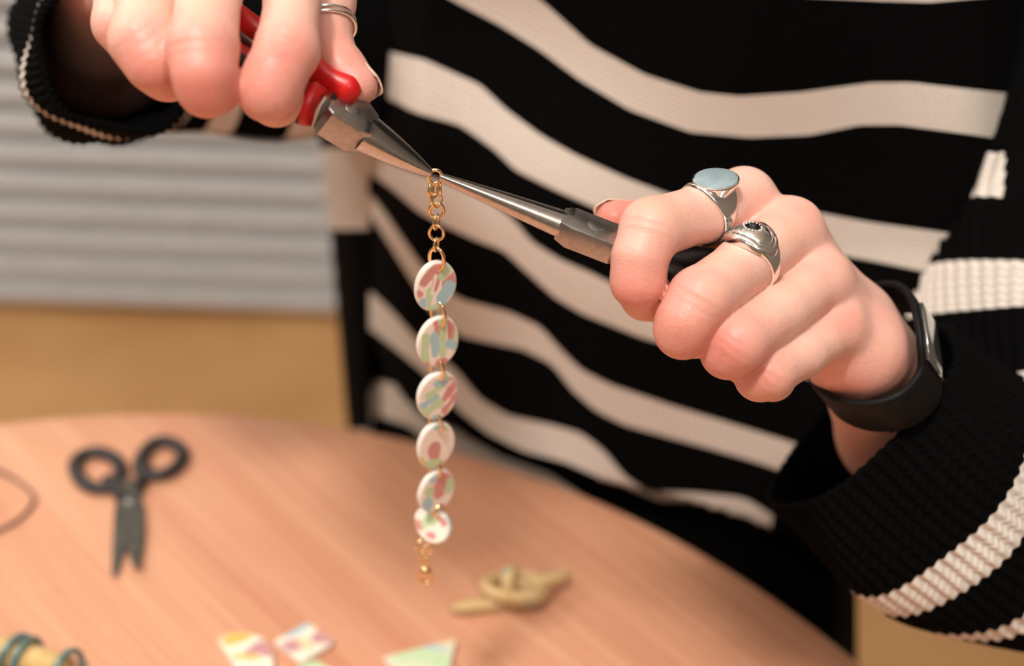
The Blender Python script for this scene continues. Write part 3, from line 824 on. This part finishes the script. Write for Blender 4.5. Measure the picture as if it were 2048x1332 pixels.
V, Fs = sweep(np.array([c0 - AX_R * .0052 + AX_U * .0016, c0 - AX_R * .0038 + AX_U * .0010, c0 - AX_R * .0010]), np.stack([circ(.0034, 24, .0030), circ(.0050, 24, .0040), circ(.0054, 24, .0041)]), False, AX_U - .1 * AX_R)
gi = mesh_obj('guard_insert', V, Fs, M_BLKGRIP, pr); fix_normals(gi)
# upper grip flaring into the thumb guard
g2 = grip([P(712, 196, 362), P(692, 182, 361), P(655, 162, 361), P(610, 130, 362), P(545, 92, 363), P(480, 52, 364), P(400, -20, 367), P(320, -110, 374)], .0046, [.55, .95, .80, .92, 1.05, 1.1, 1.0, .7])
tube('grip_insert', [P(560, 122, 359), P(500, 88, 359), P(450, 55, 360)], .0016, M_WIREG, pr, n=8, m_=10, flat=.7)

# ------------------------------------------------------------------ bracelet
HY = P(871, 352, 373)[1]
def hang(px, py, dy=0.0):
    r = ray(px, py); return CAM + r * ((HY + dy - CAM[1]) / r[1])
br = tag(empty('bracelet', hang(852, 1165)), 'bracelet of six oval marbled clay discs on a gold chain hanging from the pliers', 'bracelet')
DN = np.array([0, 0, -1.0])
def link(c, rx_, ry_, yaw_deg, tilt=0.0, wire=.00042, name='chain_link', nn=28, updir=None):
    """closed wire loop; yaw turns its plane about the vertical (0 = facing the viewer)"""
    y = math.radians(yaw_deg)
    ex = np.array([math.cos(y), math.sin(y), 0]); ez = nrm(np.array([-math.sin(y) * math.sin(tilt), math.cos(y) * math.sin(tilt), math.cos(tilt)]))
    q = np.linspace(0, 2 * math.pi, nn, endpoint=False)
    pth = c + rx_ * np.cos(q)[:, None] * ex + ry_ * np.sin(q)[:, None] * ez
    V, Fs = sweep(pth, circ(wire, 8), True)
    return mesh_obj(name, V, Fs, M_GOLD, br)
MM = .001
# jump ring gripped by both plier tips, then chain
link(hang(870, 353), 1.75 * MM, 1.95 * MM, 12, name='jump_ring', wire=.0005)
link(hang(862, 380), 1.5 * MM, 2.15 * MM, 72, wire=.00038)
link(hang(870, 379, .001), 1.5 * MM, 2.2 * MM, 62, wire=.00038)
link(hang(878, 376, .001), 1.4 * MM, 2.0 * MM, -70, wire=.00038)
link(hang(873, 401), 1.45 * MM, 2.0 * MM, 35, wire=.00040)
link(hang(873.5, 421), 1.9 * MM, 2.2 * MM, 5, wire=.00042)
link(hang(872.5, 444), 1.5 * MM, 2.1 * MM, 68, wire=.00038)
link(hang(873, 466), 1.95 * MM, 2.25 * MM, 0, wire=.00044)
link(hang(872.5, 489), 1.4 * MM, 1.9 * MM, 70, wire=.00038)
link(hang(873.5, 518), 2.2 * MM, 3.5 * MM, -22, wire=.00052, name='jump_ring')

CR = np.array(lin(244, 230, 216)); PK = np.array(lin(212, 146, 138)); GR = np.array(lin(194, 216, 172)); BL = np.array(lin(168, 200, 210)); YL = np.array(lin(230, 186, 100)); MV = np.array(lin(200, 146, 148)); PG = np.array(lin(212, 218, 188)); TN = np.array(lin(230, 206, 168))
def paint(uv, strokes, base, seed=0):
    rs = np.random.RandomState(seed)
    wob = np.zeros(len(uv))
    for _ in range(5):
        f = rs.uniform(3, 9, 2) * rs.choice([-1, 1], 2); wob += .018 * np.sin(uv @ f + rs.uniform(0, 6))
    col = np.repeat(base[None], len(uv), 0)
    for (x0, y0, x1, y1, hw, c) in strokes:
        a_ = np.array([x0, y0]); d_ = np.array([x1 - x0, y1 - y0])
        h_ = np.clip(((uv - a_) @ d_) / (d_ @ d_ + 1e-9), 0, 1)
        dd = np.linalg.norm(uv - a_ - h_[:, None] * d_, axis=1) - hw * 1.4 + wob
        k = np.clip(.5 - dd / .035, 0, 1)[:, None]
        col = col * (1 - k) + c * k
    return col
def piece(name, outline, thick, strokes, base, xf, parent=None, unit=1.0, rings=30, seed=0, rim=None, holes=()):
    """outline (n,2) star-shaped in local metres; xf maps local (x,y,z) to the room; strokes in outline/unit coordinates"""
    outline = np.asarray(outline, float); n_ = len(outline)
    c = outline.mean(0)
    V, UVc = [], []
    b = thick * .28
    lays = [(k / rings, thick) for k in range(1, rings)] + [('in', thick), ('mid', thick - b * .3), ('out', thick - b), ('out', b), ('mid', b * .3), ('in', 0.0)]
    R_ = np.linalg.norm(outline - c, axis=1)
    V.append([c[0], c[1], thick]); UVc.append(c)
    for q, z in lays:
        if q == 'out': s_ = np.ones(n_)
        elif q == 'mid': s_ = 1 - .3 * b / R_
        elif q == 'in': s_ = 1 - b / R_
        else: s_ = q * (1 - b / R_)
        pp = c + (outline - c) * s_[:, None]
        V += [[p[0], p[1], z] for p in pp]; UVc += list(pp)
    V.append([c[0], c[1], 0]); UVc.append(c)
    Fs = [(0, 1 + i, 1 + (i + 1) % n_) for i in range(n_)]
    for k in range(len(lays) - 1):
        for i in range(n_):
            j = (i + 1) % n_
            Fs.append((1 + k * n_ + i, 1 + (k + 1) * n_ + i, 1 + (k + 1) * n_ + j, 1 + k * n_ + j))
    last = len(V) - 1; o0 = 1 + (len(lays) - 1) * n_
    Fs += [(last, o0 + (i + 1) % n_, o0 + i) for i in range(n_)]
    V = np.array(V); UVc = np.array(UVc)
    col = paint(UVc / unit, strokes, base, seed)
    if rim is not None:
        k = (np.arange(len(V)) > (rings - 1) * n_ + n_)[:, None] * .75
        col = col * (1 - k) + rim * k
    o = mesh_obj(name, xf(V), Fs, M_CLAY, parent)
    fix_normals(o); setattr_col(o, 'clay', col)
    return o
def disc(px, py, hw_px, hh_px, yaw_deg, lean, strokes, seed, base=CR, rim=None):
    """oval hanging disc: turned about the vertical, leaning back by 'lean' degrees"""
    c = hang(px, py)
    D_ = (c - CAM) @ AX_F; s_ = D_ / FPX
    y = math.radians(yaw_deg); l_ = math.radians(lean)
    ex = np.array([math.cos(y), math.sin(y), 0])
    nh = np.array([math.sin(y), -math.cos(y), 0])                 # face normal, horizontal
    ey = nrm(np.array([0, 0, 1.0]) * math.cos(l_) + nh * -math.sin(l_))
    en = np.cross(ex, ey)
    hx = hw_px * s_ / abs(ex @ AX_R); hy = hh_px * s_ / math.hypot(ey @ AX_U, ey @ AX_R)
    q = np.linspace(0, 2 * math.pi, 64, endpoint=False)
    out = np.c_[np.cos(q), np.sin(q)] * (1 + .012 * np.sin(2 * q + seed) + .012 * np.sin(3 * q + 2 * seed))[:, None]
    k = hx
    def xf(V): return c + V[:, 0:1] * hx * ex + V[:, 1:2] * hy * ey + (V[:, 2:3] - .5 * th_) * k * en
    th_ = .0021 / hx
    return piece('clay_disc', out, th_, strokes, base, xf, br, 1.0, 26, seed, rim)
discs = [
    (870, 571, 40, 48, 27, 0, [(.09, .9, -.59, .34, .15, PK), (.15, .85, -.08, .0, .13, PK), (.05, .95, .2, .95, .2, PK), (.9, .25, .5, .05, .18, PK), (-.9, -.1, -.8, -.15, .1, PK), (.62, .74, .3, .4, .15, GR), (-.28, -.1, -.38, -.7, .12, GR),
         (-.1, -.9, .3, -.85, .16, GR), (.6, -.12, .3, -.45, .22, BL), (.85, -.2, .5, -.3, .15, BL), (-.66, -.5, -.6, -.6, .13, BL), (-.05, .45, -.2, -.2, .05, CR)]),
    (875, 682, 40, 50, 27, 0, [(-.1, .8, 0, .45, .16, PK), (.56, .75, .58, .15, .13, PK), (-.68, .3, -.66, -.65, .14, GR), (.2, .95, .18, -.45, .13, GR), (-.2, .3, -.18, -.4, .14, BL), (.9, .15, .85, -.3, .13, GR), (.7, -.2, .5, -.1, .13, BL),
         (0, -.8, .3, -.85, .13, PK), (-.62, -.8, -.55, -.82, .08, PK)]),
    (874, 790, 39, 48, 30, 0, [(.9, .45, .28, -.14, .13, PK), (.9, -.15, .28, -.7, .10, PK), (.63, .73, .7, .7, .13, PK), (-.1, 0, -.75, -.2, .13, BL), (.15, .42, -.55, .12, .10, GR), (.05, -.25, -.75, -.55, .14, GR), (-.1, .6, .35, .65, .11, BL), (.2, .85, .4, .8, .1, GR), (-.15, -.87, .0, -.9, .1, BL)]),
    (871, 889, 36, 47, 33, 0, [(-.17, -.1, -.12, -.25, .25, PK), (-.45, -.75, .05, -.9, .2, GR), (-.1, .88, .3, .8, .11, BL), (-.9, -.3, -.7, -.5, .06, YL), (.5, .7, .6, .6, .08, TN)]),
    (872, 981, 35, 43, 34, 0, [(.25, .55, .05, .0, .25, PK), (.75, .35, .68, 0, .2, GR), (-.5, -.3, -.6, -.6, .2, BL), (-.5, .2, -.4, .1, .15, GR), (.3, -.88, .0, -.9, .14, PK), (-.3, .75, -.1, .85, .12, BL), (.6, .75, .5, .8, .15, PK)]),
]
for k, d_ in enumerate(discs): disc(*d_, seed=k + 1, rim=np.array(lin(236, 232, 222)))
o = disc(866, 1049, 34, 35, -38, 30, [(-.2, .3, -.35, -.2, .2, GR), (.5, .6, .6, .5, .15, PK), (-.7, -.4, -.6, -.5, .16, PK), (-.3, .7, -.2, .75, .12, PK), (.1, -.55, .25, -.5, .14, PK), (.05, .6, .1, .1, .12, GR), (.8, .8, .7, .85, .12, BL)], seed=9, rim=np.array(lin(200, 220, 214)))
# rings joining the discs: near side shows on the right, far side on the left
for (px, py, rx_, ry_, yw) in ((876, 628, 2.55, 4.1, -38), (874, 738, 2.4, 3.8, -38), (871, 842, 2.4, 3.7, -40), (869, 936, 2.4, 3.3, -40), (880, 1020, 2.6, 2.6, 60)):
    link(hang(px, py), rx_ * MM, ry_ * MM, yw, name='jump_ring', wire=.00048)
link(hang(845, 1090), 2.4 * MM, 2.4 * MM, 40, name='jump_ring', wire=.00045)
link(hang(855, 1099), 1.6 * MM, 1.6 * MM, 10)
link(hang(848, 1110), 1.5 * MM, 2.0 * MM, 60)
link(hang(849, 1124), 1.6 * MM, 1.9 * MM, -20)
# lobster clasp: eye, body and hook
cl0, cl1, cl2 = hang(850, 1134), hang(851, 1146), hang(853, 1165)
tube('clasp', [cl0, .5 * (cl0 + cl1), cl1], .0017, M_GOLD, br, n=6, m_=14, rad=[.6, 1.05, .9])
hk = [cl1 + np.array([-.0012, 0, .001]), cl1 + np.array([-.0021, 0, -.0018]), cl2 + np.array([-.001, 0, 0]), cl2 + np.array([.001, 0, 0]), cl1 + np.array([.0020, 0, -.0018]), cl1 + np.array([.0012, 0, .001])]
tube('clasp_hook', hk, .0006, M_GOLD, br, n=8, m_=10)

# ------------------------------------------------------------------ rings and fitness band
def ring_band(parent, name, c, axis, top, r, wfun, tfun, matr, nn=64):
    """band round a finger: width along the axis and thickness vary with angle from 'top'"""
    axis = nrm(axis); top = nrm(top - (top @ axis) * axis); side_ = np.cross(axis, top)
    q = np.linspace(0, 2 * math.pi, nn, endpoint=False)
    pth = c + r * (np.cos(q)[:, None] * top + np.sin(q)[:, None] * side_)
    secs = []
    for a_ in q:
        d_ = abs((a_ + math.pi) % (2 * math.pi) - math.pi)
        W, H = wfun(d_), tfun(d_)
        s_ = rrect(W, H, min(W, H) * .8, 4); s_[:, 1] += H * .6
        secs.append(s_)
    # frame: A = axis, B = radial
    rad_ = nrm_rows(pth - c)
    V = pth[:, None] + np.array(secs)[:, :, 0:1] * axis + np.array(secs)[:, :, 1:2] * rad_[:, None]
    m_ = V.shape[1]
    Fs = [(i * m_ + k, i * m_ + (k + 1) % m_, ((i + 1) % nn) * m_ + (k + 1) % m_, ((i + 1) % nn) * m_ + k) for i in range(nn) for k in range(m_)]
    o = mesh_obj(name, V.reshape(-1, 3), Fs, matr, parent); fix_normals(o)
    return o
def nrm_rows(a_): return a_ / (np.linalg.norm(a_, axis=1, keepdims=True) + 1e-12)

# signet ring with a polished oval face
axI = P(1303, 458, 371) - P(1487, 400, 397)
cI = P(1408, 424, 385)
cI = P(1408, 428, 385)
topI = .66 * AX_U - .75 * AX_F
topI = nrm(topI - (topI @ nrm(axI)) * nrm(axI))
sg = tag(empty('signet_ring', cI), 'silver signet ring with a large flat oval face on the index finger', 'ring')
ring_band(sg, 'band', cI, axI, topI, .0079, lambda d: .0011 + .0050 * math.exp(-(d / 1.0) ** 2), lambda d: .0006 + .0005 * math.exp(-(d / .8) ** 2), M_SILVER)
nI = nrm(.76 * AX_U - .64 * AX_F - .03 * AX_R)
fc = cI + topI * .0112 - nrm(axI) * .0004 - AX_R * .0006
e1 = nrm(AX_R + .10 * AX_U); e1 = nrm(e1 - (e1 @ nI) * nI); e2 = np.cross(nI, e1)
base_c = cI + topI * .0072
q = np.linspace(0, 2 * math.pi, 48, endpoint=False)
def oval(c, a_, b_): return c + a_ * np.cos(q)[:, None] * e1 + b_ * np.sin(q)[:, None] * e2
lays = [oval(base_c - nI * .0034, .0030, .0040), oval(base_c, .0044, .0046), oval(base_c * .45 + fc * .55 - nI * .0006, .0055, .0049), oval(fc - nI * .0010, .0061, .0052), oval(fc - nI * .0003, .0063, .0053), oval(fc, .0062, .0052), oval(fc + nI * .0001, .0060, .0050)]
V = np.concatenate(lays); N_ = 48
Fs = [(k * N_ + i, k * N_ + (i + 1) % N_, (k + 1) * N_ + (i + 1) % N_, (k + 1) * N_ + i) for k in range(len(lays) - 1) for i in range(N_)]
Fs.append(tuple(range(N_ - 1, -1, -1)))
Fs.append(tuple((len(lays) - 1) * N_ + i for i in range(N_)))
o = mesh_obj('bezel', V, Fs, M_SILVER, sg); fix_normals(o); sharp(o, 40)
V = np.concatenate([oval(fc - nI * .0002, .0058, .0048), oval(fc + nI * .00022, .0058, .0048), oval(fc + nI * .0003, .0056, .0046)])
Fs = [(k * N_ + i, k * N_ + (i + 1) % N_, (k + 1) * N_ + (i + 1) % N_, (k + 1) * N_ + i) for k in range(2) for i in range(N_)] + [tuple(2 * N_ + i for i in range(N_)), tuple(range(N_ - 1, -1, -1))]
o = mesh_obj('face', V, Fs, M_SILVREFL, sg); fix_normals(o); sharp(o, 30); o['label'] = 'flat polished silver face with a painted blue-grey reflection'

# domed ring with grooves and a dark oval centre
axM = P(1400, 598, 366) - P(1580, 462, 394)
cM = P(1496, 527, 380.5)
topM = .55 * AX_U - .78 * AX_F - .25 * AX_R
topM = nrm(topM - (topM @ nrm(axM)) * nrm(axM))
dr = tag(empty('domed_ring', cM), 'silver domed ring with engraved grooves and a dark oval centre on the middle finger', 'ring')
ring_band(dr, 'band', cM, axM, topM, .0080, lambda d: .0012 + .0046 * math.exp(-(d / .95) ** 2), lambda d: .0006 + .0012 * math.exp(-(d / .8) ** 2), M_SILVER)
nM = topM; f1 = nrm(np.cross(nM, axM)); f2 = np.cross(nM, f1)       # f1 across the finger, f2 along it
dc = cM + nM * .0095
def dome(s_, z): 
    return dc + nM * z + .0076 * s_ * np.cos(q)[:, None] * f1 + .0060 * s_ * np.sin(q)[:, None] * f2 - nM * (.0030 * s_ ** 2 * np.cos(q) ** 2)[:, None]
prof = [(1.0, -.0012), (1.0, .0002), (.97, .0006), (.90, .0007), (.87, .0004), (.84, .0008), (.78, .0011), (.75, .0008), (.72, .0012), (.6, .0017), (.45, .0021), (.3, .0023)]
V = np.concatenate([dome(s_, z) for s_, z in prof])
Fs = [(k * N_ + i, k * N_ + (i + 1) % N_, (k + 1) * N_ + (i + 1) % N_, (k + 1) * N_ + i) for k in range(len(prof) - 1) for i in range(N_)] + [tuple((len(prof) - 1) * N_ + i for i in range(N_))]
o = mesh_obj('dome', V, Fs, M_SILVER, dr); fix_normals(o); sharp(o, 50)
ico = bmesh.new(); bmesh.ops.create_icosphere(ico, subdivisions=2, radius=1.0)
isv = np.array([v.co[:] for v in ico.verts]); isf = [tuple(v.index for v in f.verts) for f in ico.faces]; ico.free()
def blob(name, c, a_, b_, cc, ex, ey, ez, matr, parent):
    o = mesh_obj(name, c + isv[:, 0:1] * a_ * ex + isv[:, 1:2] * b_ * ey + isv[:, 2:3] * cc * ez, isf, matr, parent); fix_normals(o); return o
blob('centre_stone', dc + nM * .0024, .0011, .0007, .0005, f1, f2, nM, M_OXID, dr)
for k in range(16):
    a_ = 2 * math.pi * k / 16
    blob('bead', dc + nM * .0021 + .0026 * math.cos(a_) * f1 + .0019 * math.sin(a_) * f2, .00032, .00032, .0003, f1, f2, nM, M_SILVER, dr)

# two thin rings on the thumb, one thin band at the top of a ring finger
for k, (px, py, dd, lab) in enumerate(((645, 52, 374.5, 'thin silver wire ring on the thumb, the one nearer the palm'), (647, 62, 374, 'thin silver wire ring on the thumb, the one nearer the nail'))):
    c = P(px, py, dd)
    axT = P(640, 150, 368) - P(665, 0, 380)
    axT = nrm(axT + .012 * AX_R * 0)
    rt = tag(empty('thumb_ring', c), lab, 'ring')
    ring_band(rt, 'band', c, nrm(-AX_U * 1.0 - .10 * AX_R + -.45 * AX_F + .35 * AX_R), AX_R, .0083, lambda d: .00048, lambda d: .00048, M_SILVER)
c = P(297, -6, 350.5)
rt = tag(empty('finger_ring', c), 'thin gold band at the base of the finger beside the loose sleeve', 'ring')
ring_band(rt, 'band', c, P(288, 82, 345) - P(300, -30, 353), -AX_F, .0080, lambda d: .0008, lambda d: .0004, M_GOLD)

fb = tag(empty('fitness_band', P(1780, 720, 415)), 'black rubber fitness band with a glossy narrow screen on the wrist', 'fitness band')
loop = [P(1768, 598, 428), P(1812, 596, 418), P(1840, 622, 409), P(1852, 668, 402), P(1858, 716, 399), P(1856, 772, 400), P(1815, 815, 398), P(1750, 832, 401), P(1690, 822, 408), P(1648, 790, 422), P(1642, 740, 440), P(1668, 680, 452), P(1712, 630, 448)]
pth = catmull(loop, 8, True)
wax = nrm(.52 * AX_R - .50 * AX_U + .62 * AX_F)
cpt = pth.mean(0)
rad_ = nrm_rows(pth - cpt - ((pth - cpt) @ wax)[:, None] * wax)
prof_ = rrect(.0080, .0011, .0009, 3)
V = pth[:, None] + prof_[None, :, 0:1] * wax + prof_[None, :, 1:2] * rad_[:, None]
m_ = len(prof_); nn = len(pth)
Fs = [(i * m_ + k, i * m_ + (k + 1) % m_, ((i + 1) % nn) * m_ + (k + 1) % m_, ((i + 1) % nn) * m_ + k) for i in range(nn) for k in range(m_)]
o = mesh_obj('strap', V.reshape(-1, 3), Fs, M_BAND, fb); fix_normals(o)
seg = pth[18:36]; rs_ = rad_[18:36]
prof_ = rrect(.0056, .0008, .0006, 3)
V = seg[:, None] + (rs_ * .0014)[:, None] + prof_[None, :, 0:1] * wax + prof_[None, :, 1:2] * rs_[:, None]
m_ = len(prof_); nn = len(seg)
Fs = [(i * m_ + k, i * m_ + (k + 1) % m_, (i + 1) * m_ + (k + 1) % m_, (i + 1) * m_ + k) for i in range(nn - 1) for k in range(m_)] + [tuple(range(m_)), tuple((nn - 1) * m_ + k for k in range(m_))]
o = mesh_obj('screen', V.reshape(-1, 3), Fs, M_GLASS, fb); fix_normals(o); sharp(o, 40); o['label'] = 'glossy narrow screen'
o = mesh_obj('buckle', *basis_box(P(1785, 825, 400), wax, AX_R, AX_F, .0075, .004, .0018, .0008), M_BAND, fb); fix_normals(o)

# ------------------------------------------------------------------ things on the table
def on_table(cpx, cpy):
    c = T(cpx, cpy)
    return c
def tpoly(pts): return np.array([T(*p)[:2] for p in pts])
def slab(name, pts, z0, z1, matr, parent, bev=.0004):
    p = tpoly(pts); c = p.mean(0); n_ = len(p)
    lay = [(p, z0), (p, z1 - bev), (c + (p - c) * (1 - bev / .006), z1)]
    V = np.concatenate([np.c_[q, np.full(n_, ZT + z)] for q, z in lay])
    Fs = [(k * n_ + i, k * n_ + (i + 1) % n_, (k + 1) * n_ + (i + 1) % n_, (k + 1) * n_ + i) for k in range(2) for i in range(n_)] + [tuple(range(n_)), tuple(2 * n_ + i for i in range(n_))]
    o = mesh_obj(name, V, Fs, matr, parent); fix_normals(o); sharp(o, 30)
    return o
sc = tag(empty('scissors', T(255, 1010)), 'small dark metal scissors lying open on the table', 'scissors')
slab('blade', [(222, 975), (245, 962), (278, 990), (290, 1030), (290, 1085), (281, 1145), (271, 1148), (258, 1116), (250, 1080), (240, 1020)], .0022, .0040, M_SCI, sc)
slab('blade', [(303, 950), (278, 955), (240, 985), (229, 1030), (226, 1090), (224, 1150), (232, 1160), (244, 1130), (254, 1095), (272, 1040), (282, 1000)], .0004, .0022, M_SCI, sc)
for pts, c_ in (([(150, 928), (170, 908), (205, 905), (235, 922), (240, 948), (222, 970), (190, 975), (160, 958)], 0), ([(285, 912), (305, 888), (335, 882), (362, 898), (362, 922), (335, 945), (302, 950), (280, 938)], 1)):
    tube('finger_loop', [T(x, y, .0026) for x, y in pts], .0023, M_SCIH, sc, n=6, m_=10, closed=True, up=(0, 0, 1), flat=1.35)
tube('shank', [T(213, 958, .0028), T(232, 980, .003), T(245, 1000, .003)], .0026, M_SCIH, sc, m_=10)
tube('shank', [T(300, 938, .0024), T(284, 962, .0022), T(272, 985, .002)], .0026, M_SCIH, sc, m_=10)
c = T(258, 1002, .004)
V, Fs = sweep(np.array([c - (0, 0, .003), c, c + (0, 0, .0006)]), np.stack([circ(.002, 16), circ(.002, 16), circ(.0015, 16)]), False, (1, 0, 0))
o = mesh_obj('pivot_screw', V, Fs, M_STEELD, sc); fix_normals(o)

wl = tube('wire_loop', [T(-120, 930, .0008), T(-50, 925, .003), T(0, 942, .002), T(40, 965, .001), T(68, 993, .001), T(55, 1022, .001), T(20, 1050, .001), T(-40, 1068, .001), T(-120, 1060, .0008)], .0008, M_WIREG, None, n=10, m_=8)
tag(wl, 'thin grey wire bent into a loop on the table beside the scissors', 'wire')

# knotted strand of beige clay
M_KNOT = mat('beige_clay', lin(205, 172, 118), .6)
t = NT(M_KNOT); tc = t.n('ShaderNodeTexCoord')
vo = t.n('ShaderNodeTexNoise', Scale=110.0, Detail=1.0); t.l(tc.outputs['Object'], vo.inputs['Vector'])
t.l(t.ramp(vo.outputs[0], [(.0, lin(204, 112, 120)), (.27, lin(204, 112, 120)), (.33, lin(196, 164, 112)), (.66, lin(208, 178, 128)), (.72, lin(130, 175, 160))]), t.b.inputs['Base Color'])
kp = [T(904, 1218, .0026), T(930, 1214, .0027), T(970, 1210, .0027), T(1015, 1206, .0028), T(1058, 1202, .003), T(1088, 1190, .004), T(1090, 1170, .005), T(1060, 1154, .0045), T(1015, 1152, .004), T(980, 1162, .005), T(972, 1174, .007),
      T(992, 1188, .0088), T(1035, 1194, .0098), T(1070, 1190, .0095), T(1082, 1180, .007), T(1060, 1172, .0035), T(1030, 1182, .0035), T(1017, 1190, .008), T(1016, 1172, .0125), T(1018, 1152, .0150), T(1024, 1144, .0135), T(1032, 1158, .0095), T(1050, 1171, .008), T(1075, 1165, .0085), T(1106, 1157, .0085), T(1138, 1147, .0075)]
kn = tube('knotted_strand', kp, .0026, M_KNOT, None, n=7, m_=14, rad=[.7] + [1.0] * 23 + [1.0, .7])
tag(kn, 'beige clay strand tied in a knot with pink and turquoise specks on the table', 'clay')

# loose clay pieces
def tpiece(name, pts, strokes, base, label, thick=.0026, seed=0, z=.0, sm=True, nsm=6):
    P2 = tpoly(pts); c = P2.mean(0)
    if sm:
        P3 = catmull(np.c_[P2, np.zeros(len(P2))], nsm, True)[:, :2]
    else:
        out = []
        for i in range(len(P2)):          # straight sides, small rounded corners
            a_, b_, d_ = P2[i - 1], P2[i], P2[(i + 1) % len(P2)]
            u_, v_ = b_ + (a_ - b_) / np.linalg.norm(a_ - b_) * .0016, b_ + (d_ - b_) / np.linalg.norm(d_ - b_) * .0016
            for q_ in (0, .25, .5, .75, 1): out.append((1 - q_) ** 2 * u_ + 2 * q_ * (1 - q_) * b_ + q_ * q_ * v_)
            nx = d_ + (b_ - d_) / np.linalg.norm(b_ - d_) * .0016
            for q_ in np.linspace(0, 1, 10)[1:-1]: out.append(v_ + (nx - v_) * q_)
        P3 = np.array(out)
    st = []
    for (x0, y0, x1, y1, hw, cc) in strokes:
        a_ = (T(x0, y0)[:2] - c) / .01; b_ = (T(x1, y1)[:2] - c) / .01
        st.append((*a_, *b_, hw, cc))
    o = piece(name, P3 - c, thick, st, base, lambda V: np.c_[V[:, 0] + c[0], V[:, 1] + c[1], V[:, 2] + ZT + z], None, .01, 24, seed, rim=np.array(lin(240, 232, 224)))
    tag(o, label, 'clay piece', 'loose marbled clay pieces on the table')
    return o
CW = np.array(lin(240, 230, 208))
tpiece('clay_piece', [(438, 1290), (452, 1278), (478, 1273), (508, 1276), (532, 1290), (546, 1312), (548, 1340), (540, 1375), (520, 1400), (500, 1385), (478, 1352), (455, 1315)],
       [(455, 1288, 490, 1280, .20, YL), (520, 1303, 540, 1312, .22, MV), (500, 1312, 530, 1308, .10, MV), (470, 1322, 515, 1325, .07, YL), (443, 1286, 444, 1290, .08, GR)], CW,
       'rounded cream clay piece with an orange corner and mauve patch', seed=21)
tpiece('clay_piece', [(547, 1291), (617, 1252), (671, 1291), (603, 1334)],
       [(575, 1303, 590, 1300, .24, MV), (640, 1283, 662, 1287, .22, MV), (580, 1277, 600, 1270, .13, BL), (612, 1262, 616, 1262, .1, BL), (605, 1290, 620, 1305, .12, TN)], CW,
       'square cream clay piece with mauve and blue patches', seed=22, sm=False)
tpiece('clay_piece', [(590, 1344), (632, 1327), (690, 1362), (640, 1400)], [(600, 1338, 640, 1345, .2, GR)], CW, 'cream and green clay piece whose corner meets the square one', seed=23, sm=False)
tpiece('clay_piece', [(765, 1322), (913, 1285), (900, 1342), (862, 1415)],
       [(780, 1318, 860, 1300, .10, TN), (840, 1302, 880, 1302, .14, BL), (880, 1295, 905, 1290, .12, TN), (850, 1320, 880, 1330, .25, GR), (800, 1325, 830, 1315, .14, GR), (860, 1303, 862, 1303, .1, BL)], PG,
       'pale green triangular clay piece with faint blue marbling', seed=24, sm=False)

# glazed bead wound with teal wire
bw = tag(empty('wire_wrapped_bead', T(60, 1310)), 'tan glazed bead stick wound with teal wire', 'bead')
b0, b1 = T(-150, 1256, .0058), T(135, 1340, .0058)
bp = [b0 + (b1 - b0) * q_ + np.array([0, 0, -.0002]) for q_ in np.linspace(0, 1, 6)]
tube('bead_stick', bp, .0056, M_BEAD, bw, n=6, m_=24, rad=[.8, 1, 1, 1, 1, .85])
bd = nrm(b1 - b0); bs = nrm(np.cross(bd, (0, 0, 1))); bu = np.cross(bs, bd)
def coil(q0, turns, pitch, ph, r=.0071):
    out = []
    for a_ in np.linspace(0, 2 * math.pi * turns, int(14 * turns)):
        out.append(b0 + (b1 - b0) * q0 + bd * pitch * a_ / (2 * math.pi) + r * (math.cos(a_ + ph) * bs + .97 * math.sin(a_ + ph) * bu))
    return out
for q0, tn, pt, ph in ((.30, 1.15, .006, -1.6), (.56, 1.1, .007, -2.6), (.67, 1.05, .0045, -2.4), (.93, 1.2, .006, -2.2)):
    tube('wire_coil', coil(q0, tn, pt, ph), .0013, M_TEAL, bw, n=3, m_=10)
tube('wire_coil', [b0 + (b1 - b0) * .30 + bs * .006 + np.array([0, 0, -.002]), b0 + (b1 - b0) * .42 + bs * .0068 + np.array([0, 0, -.0035]), b0 + (b1 - b0) * .535 + bs * .0066 + np.array([0, 0, -.002]), b0 + (b1 - b0) * .56 + bs * .005 + np.array([0, 0, .003])], .0013, M_TEAL, bw, n=8, m_=10)
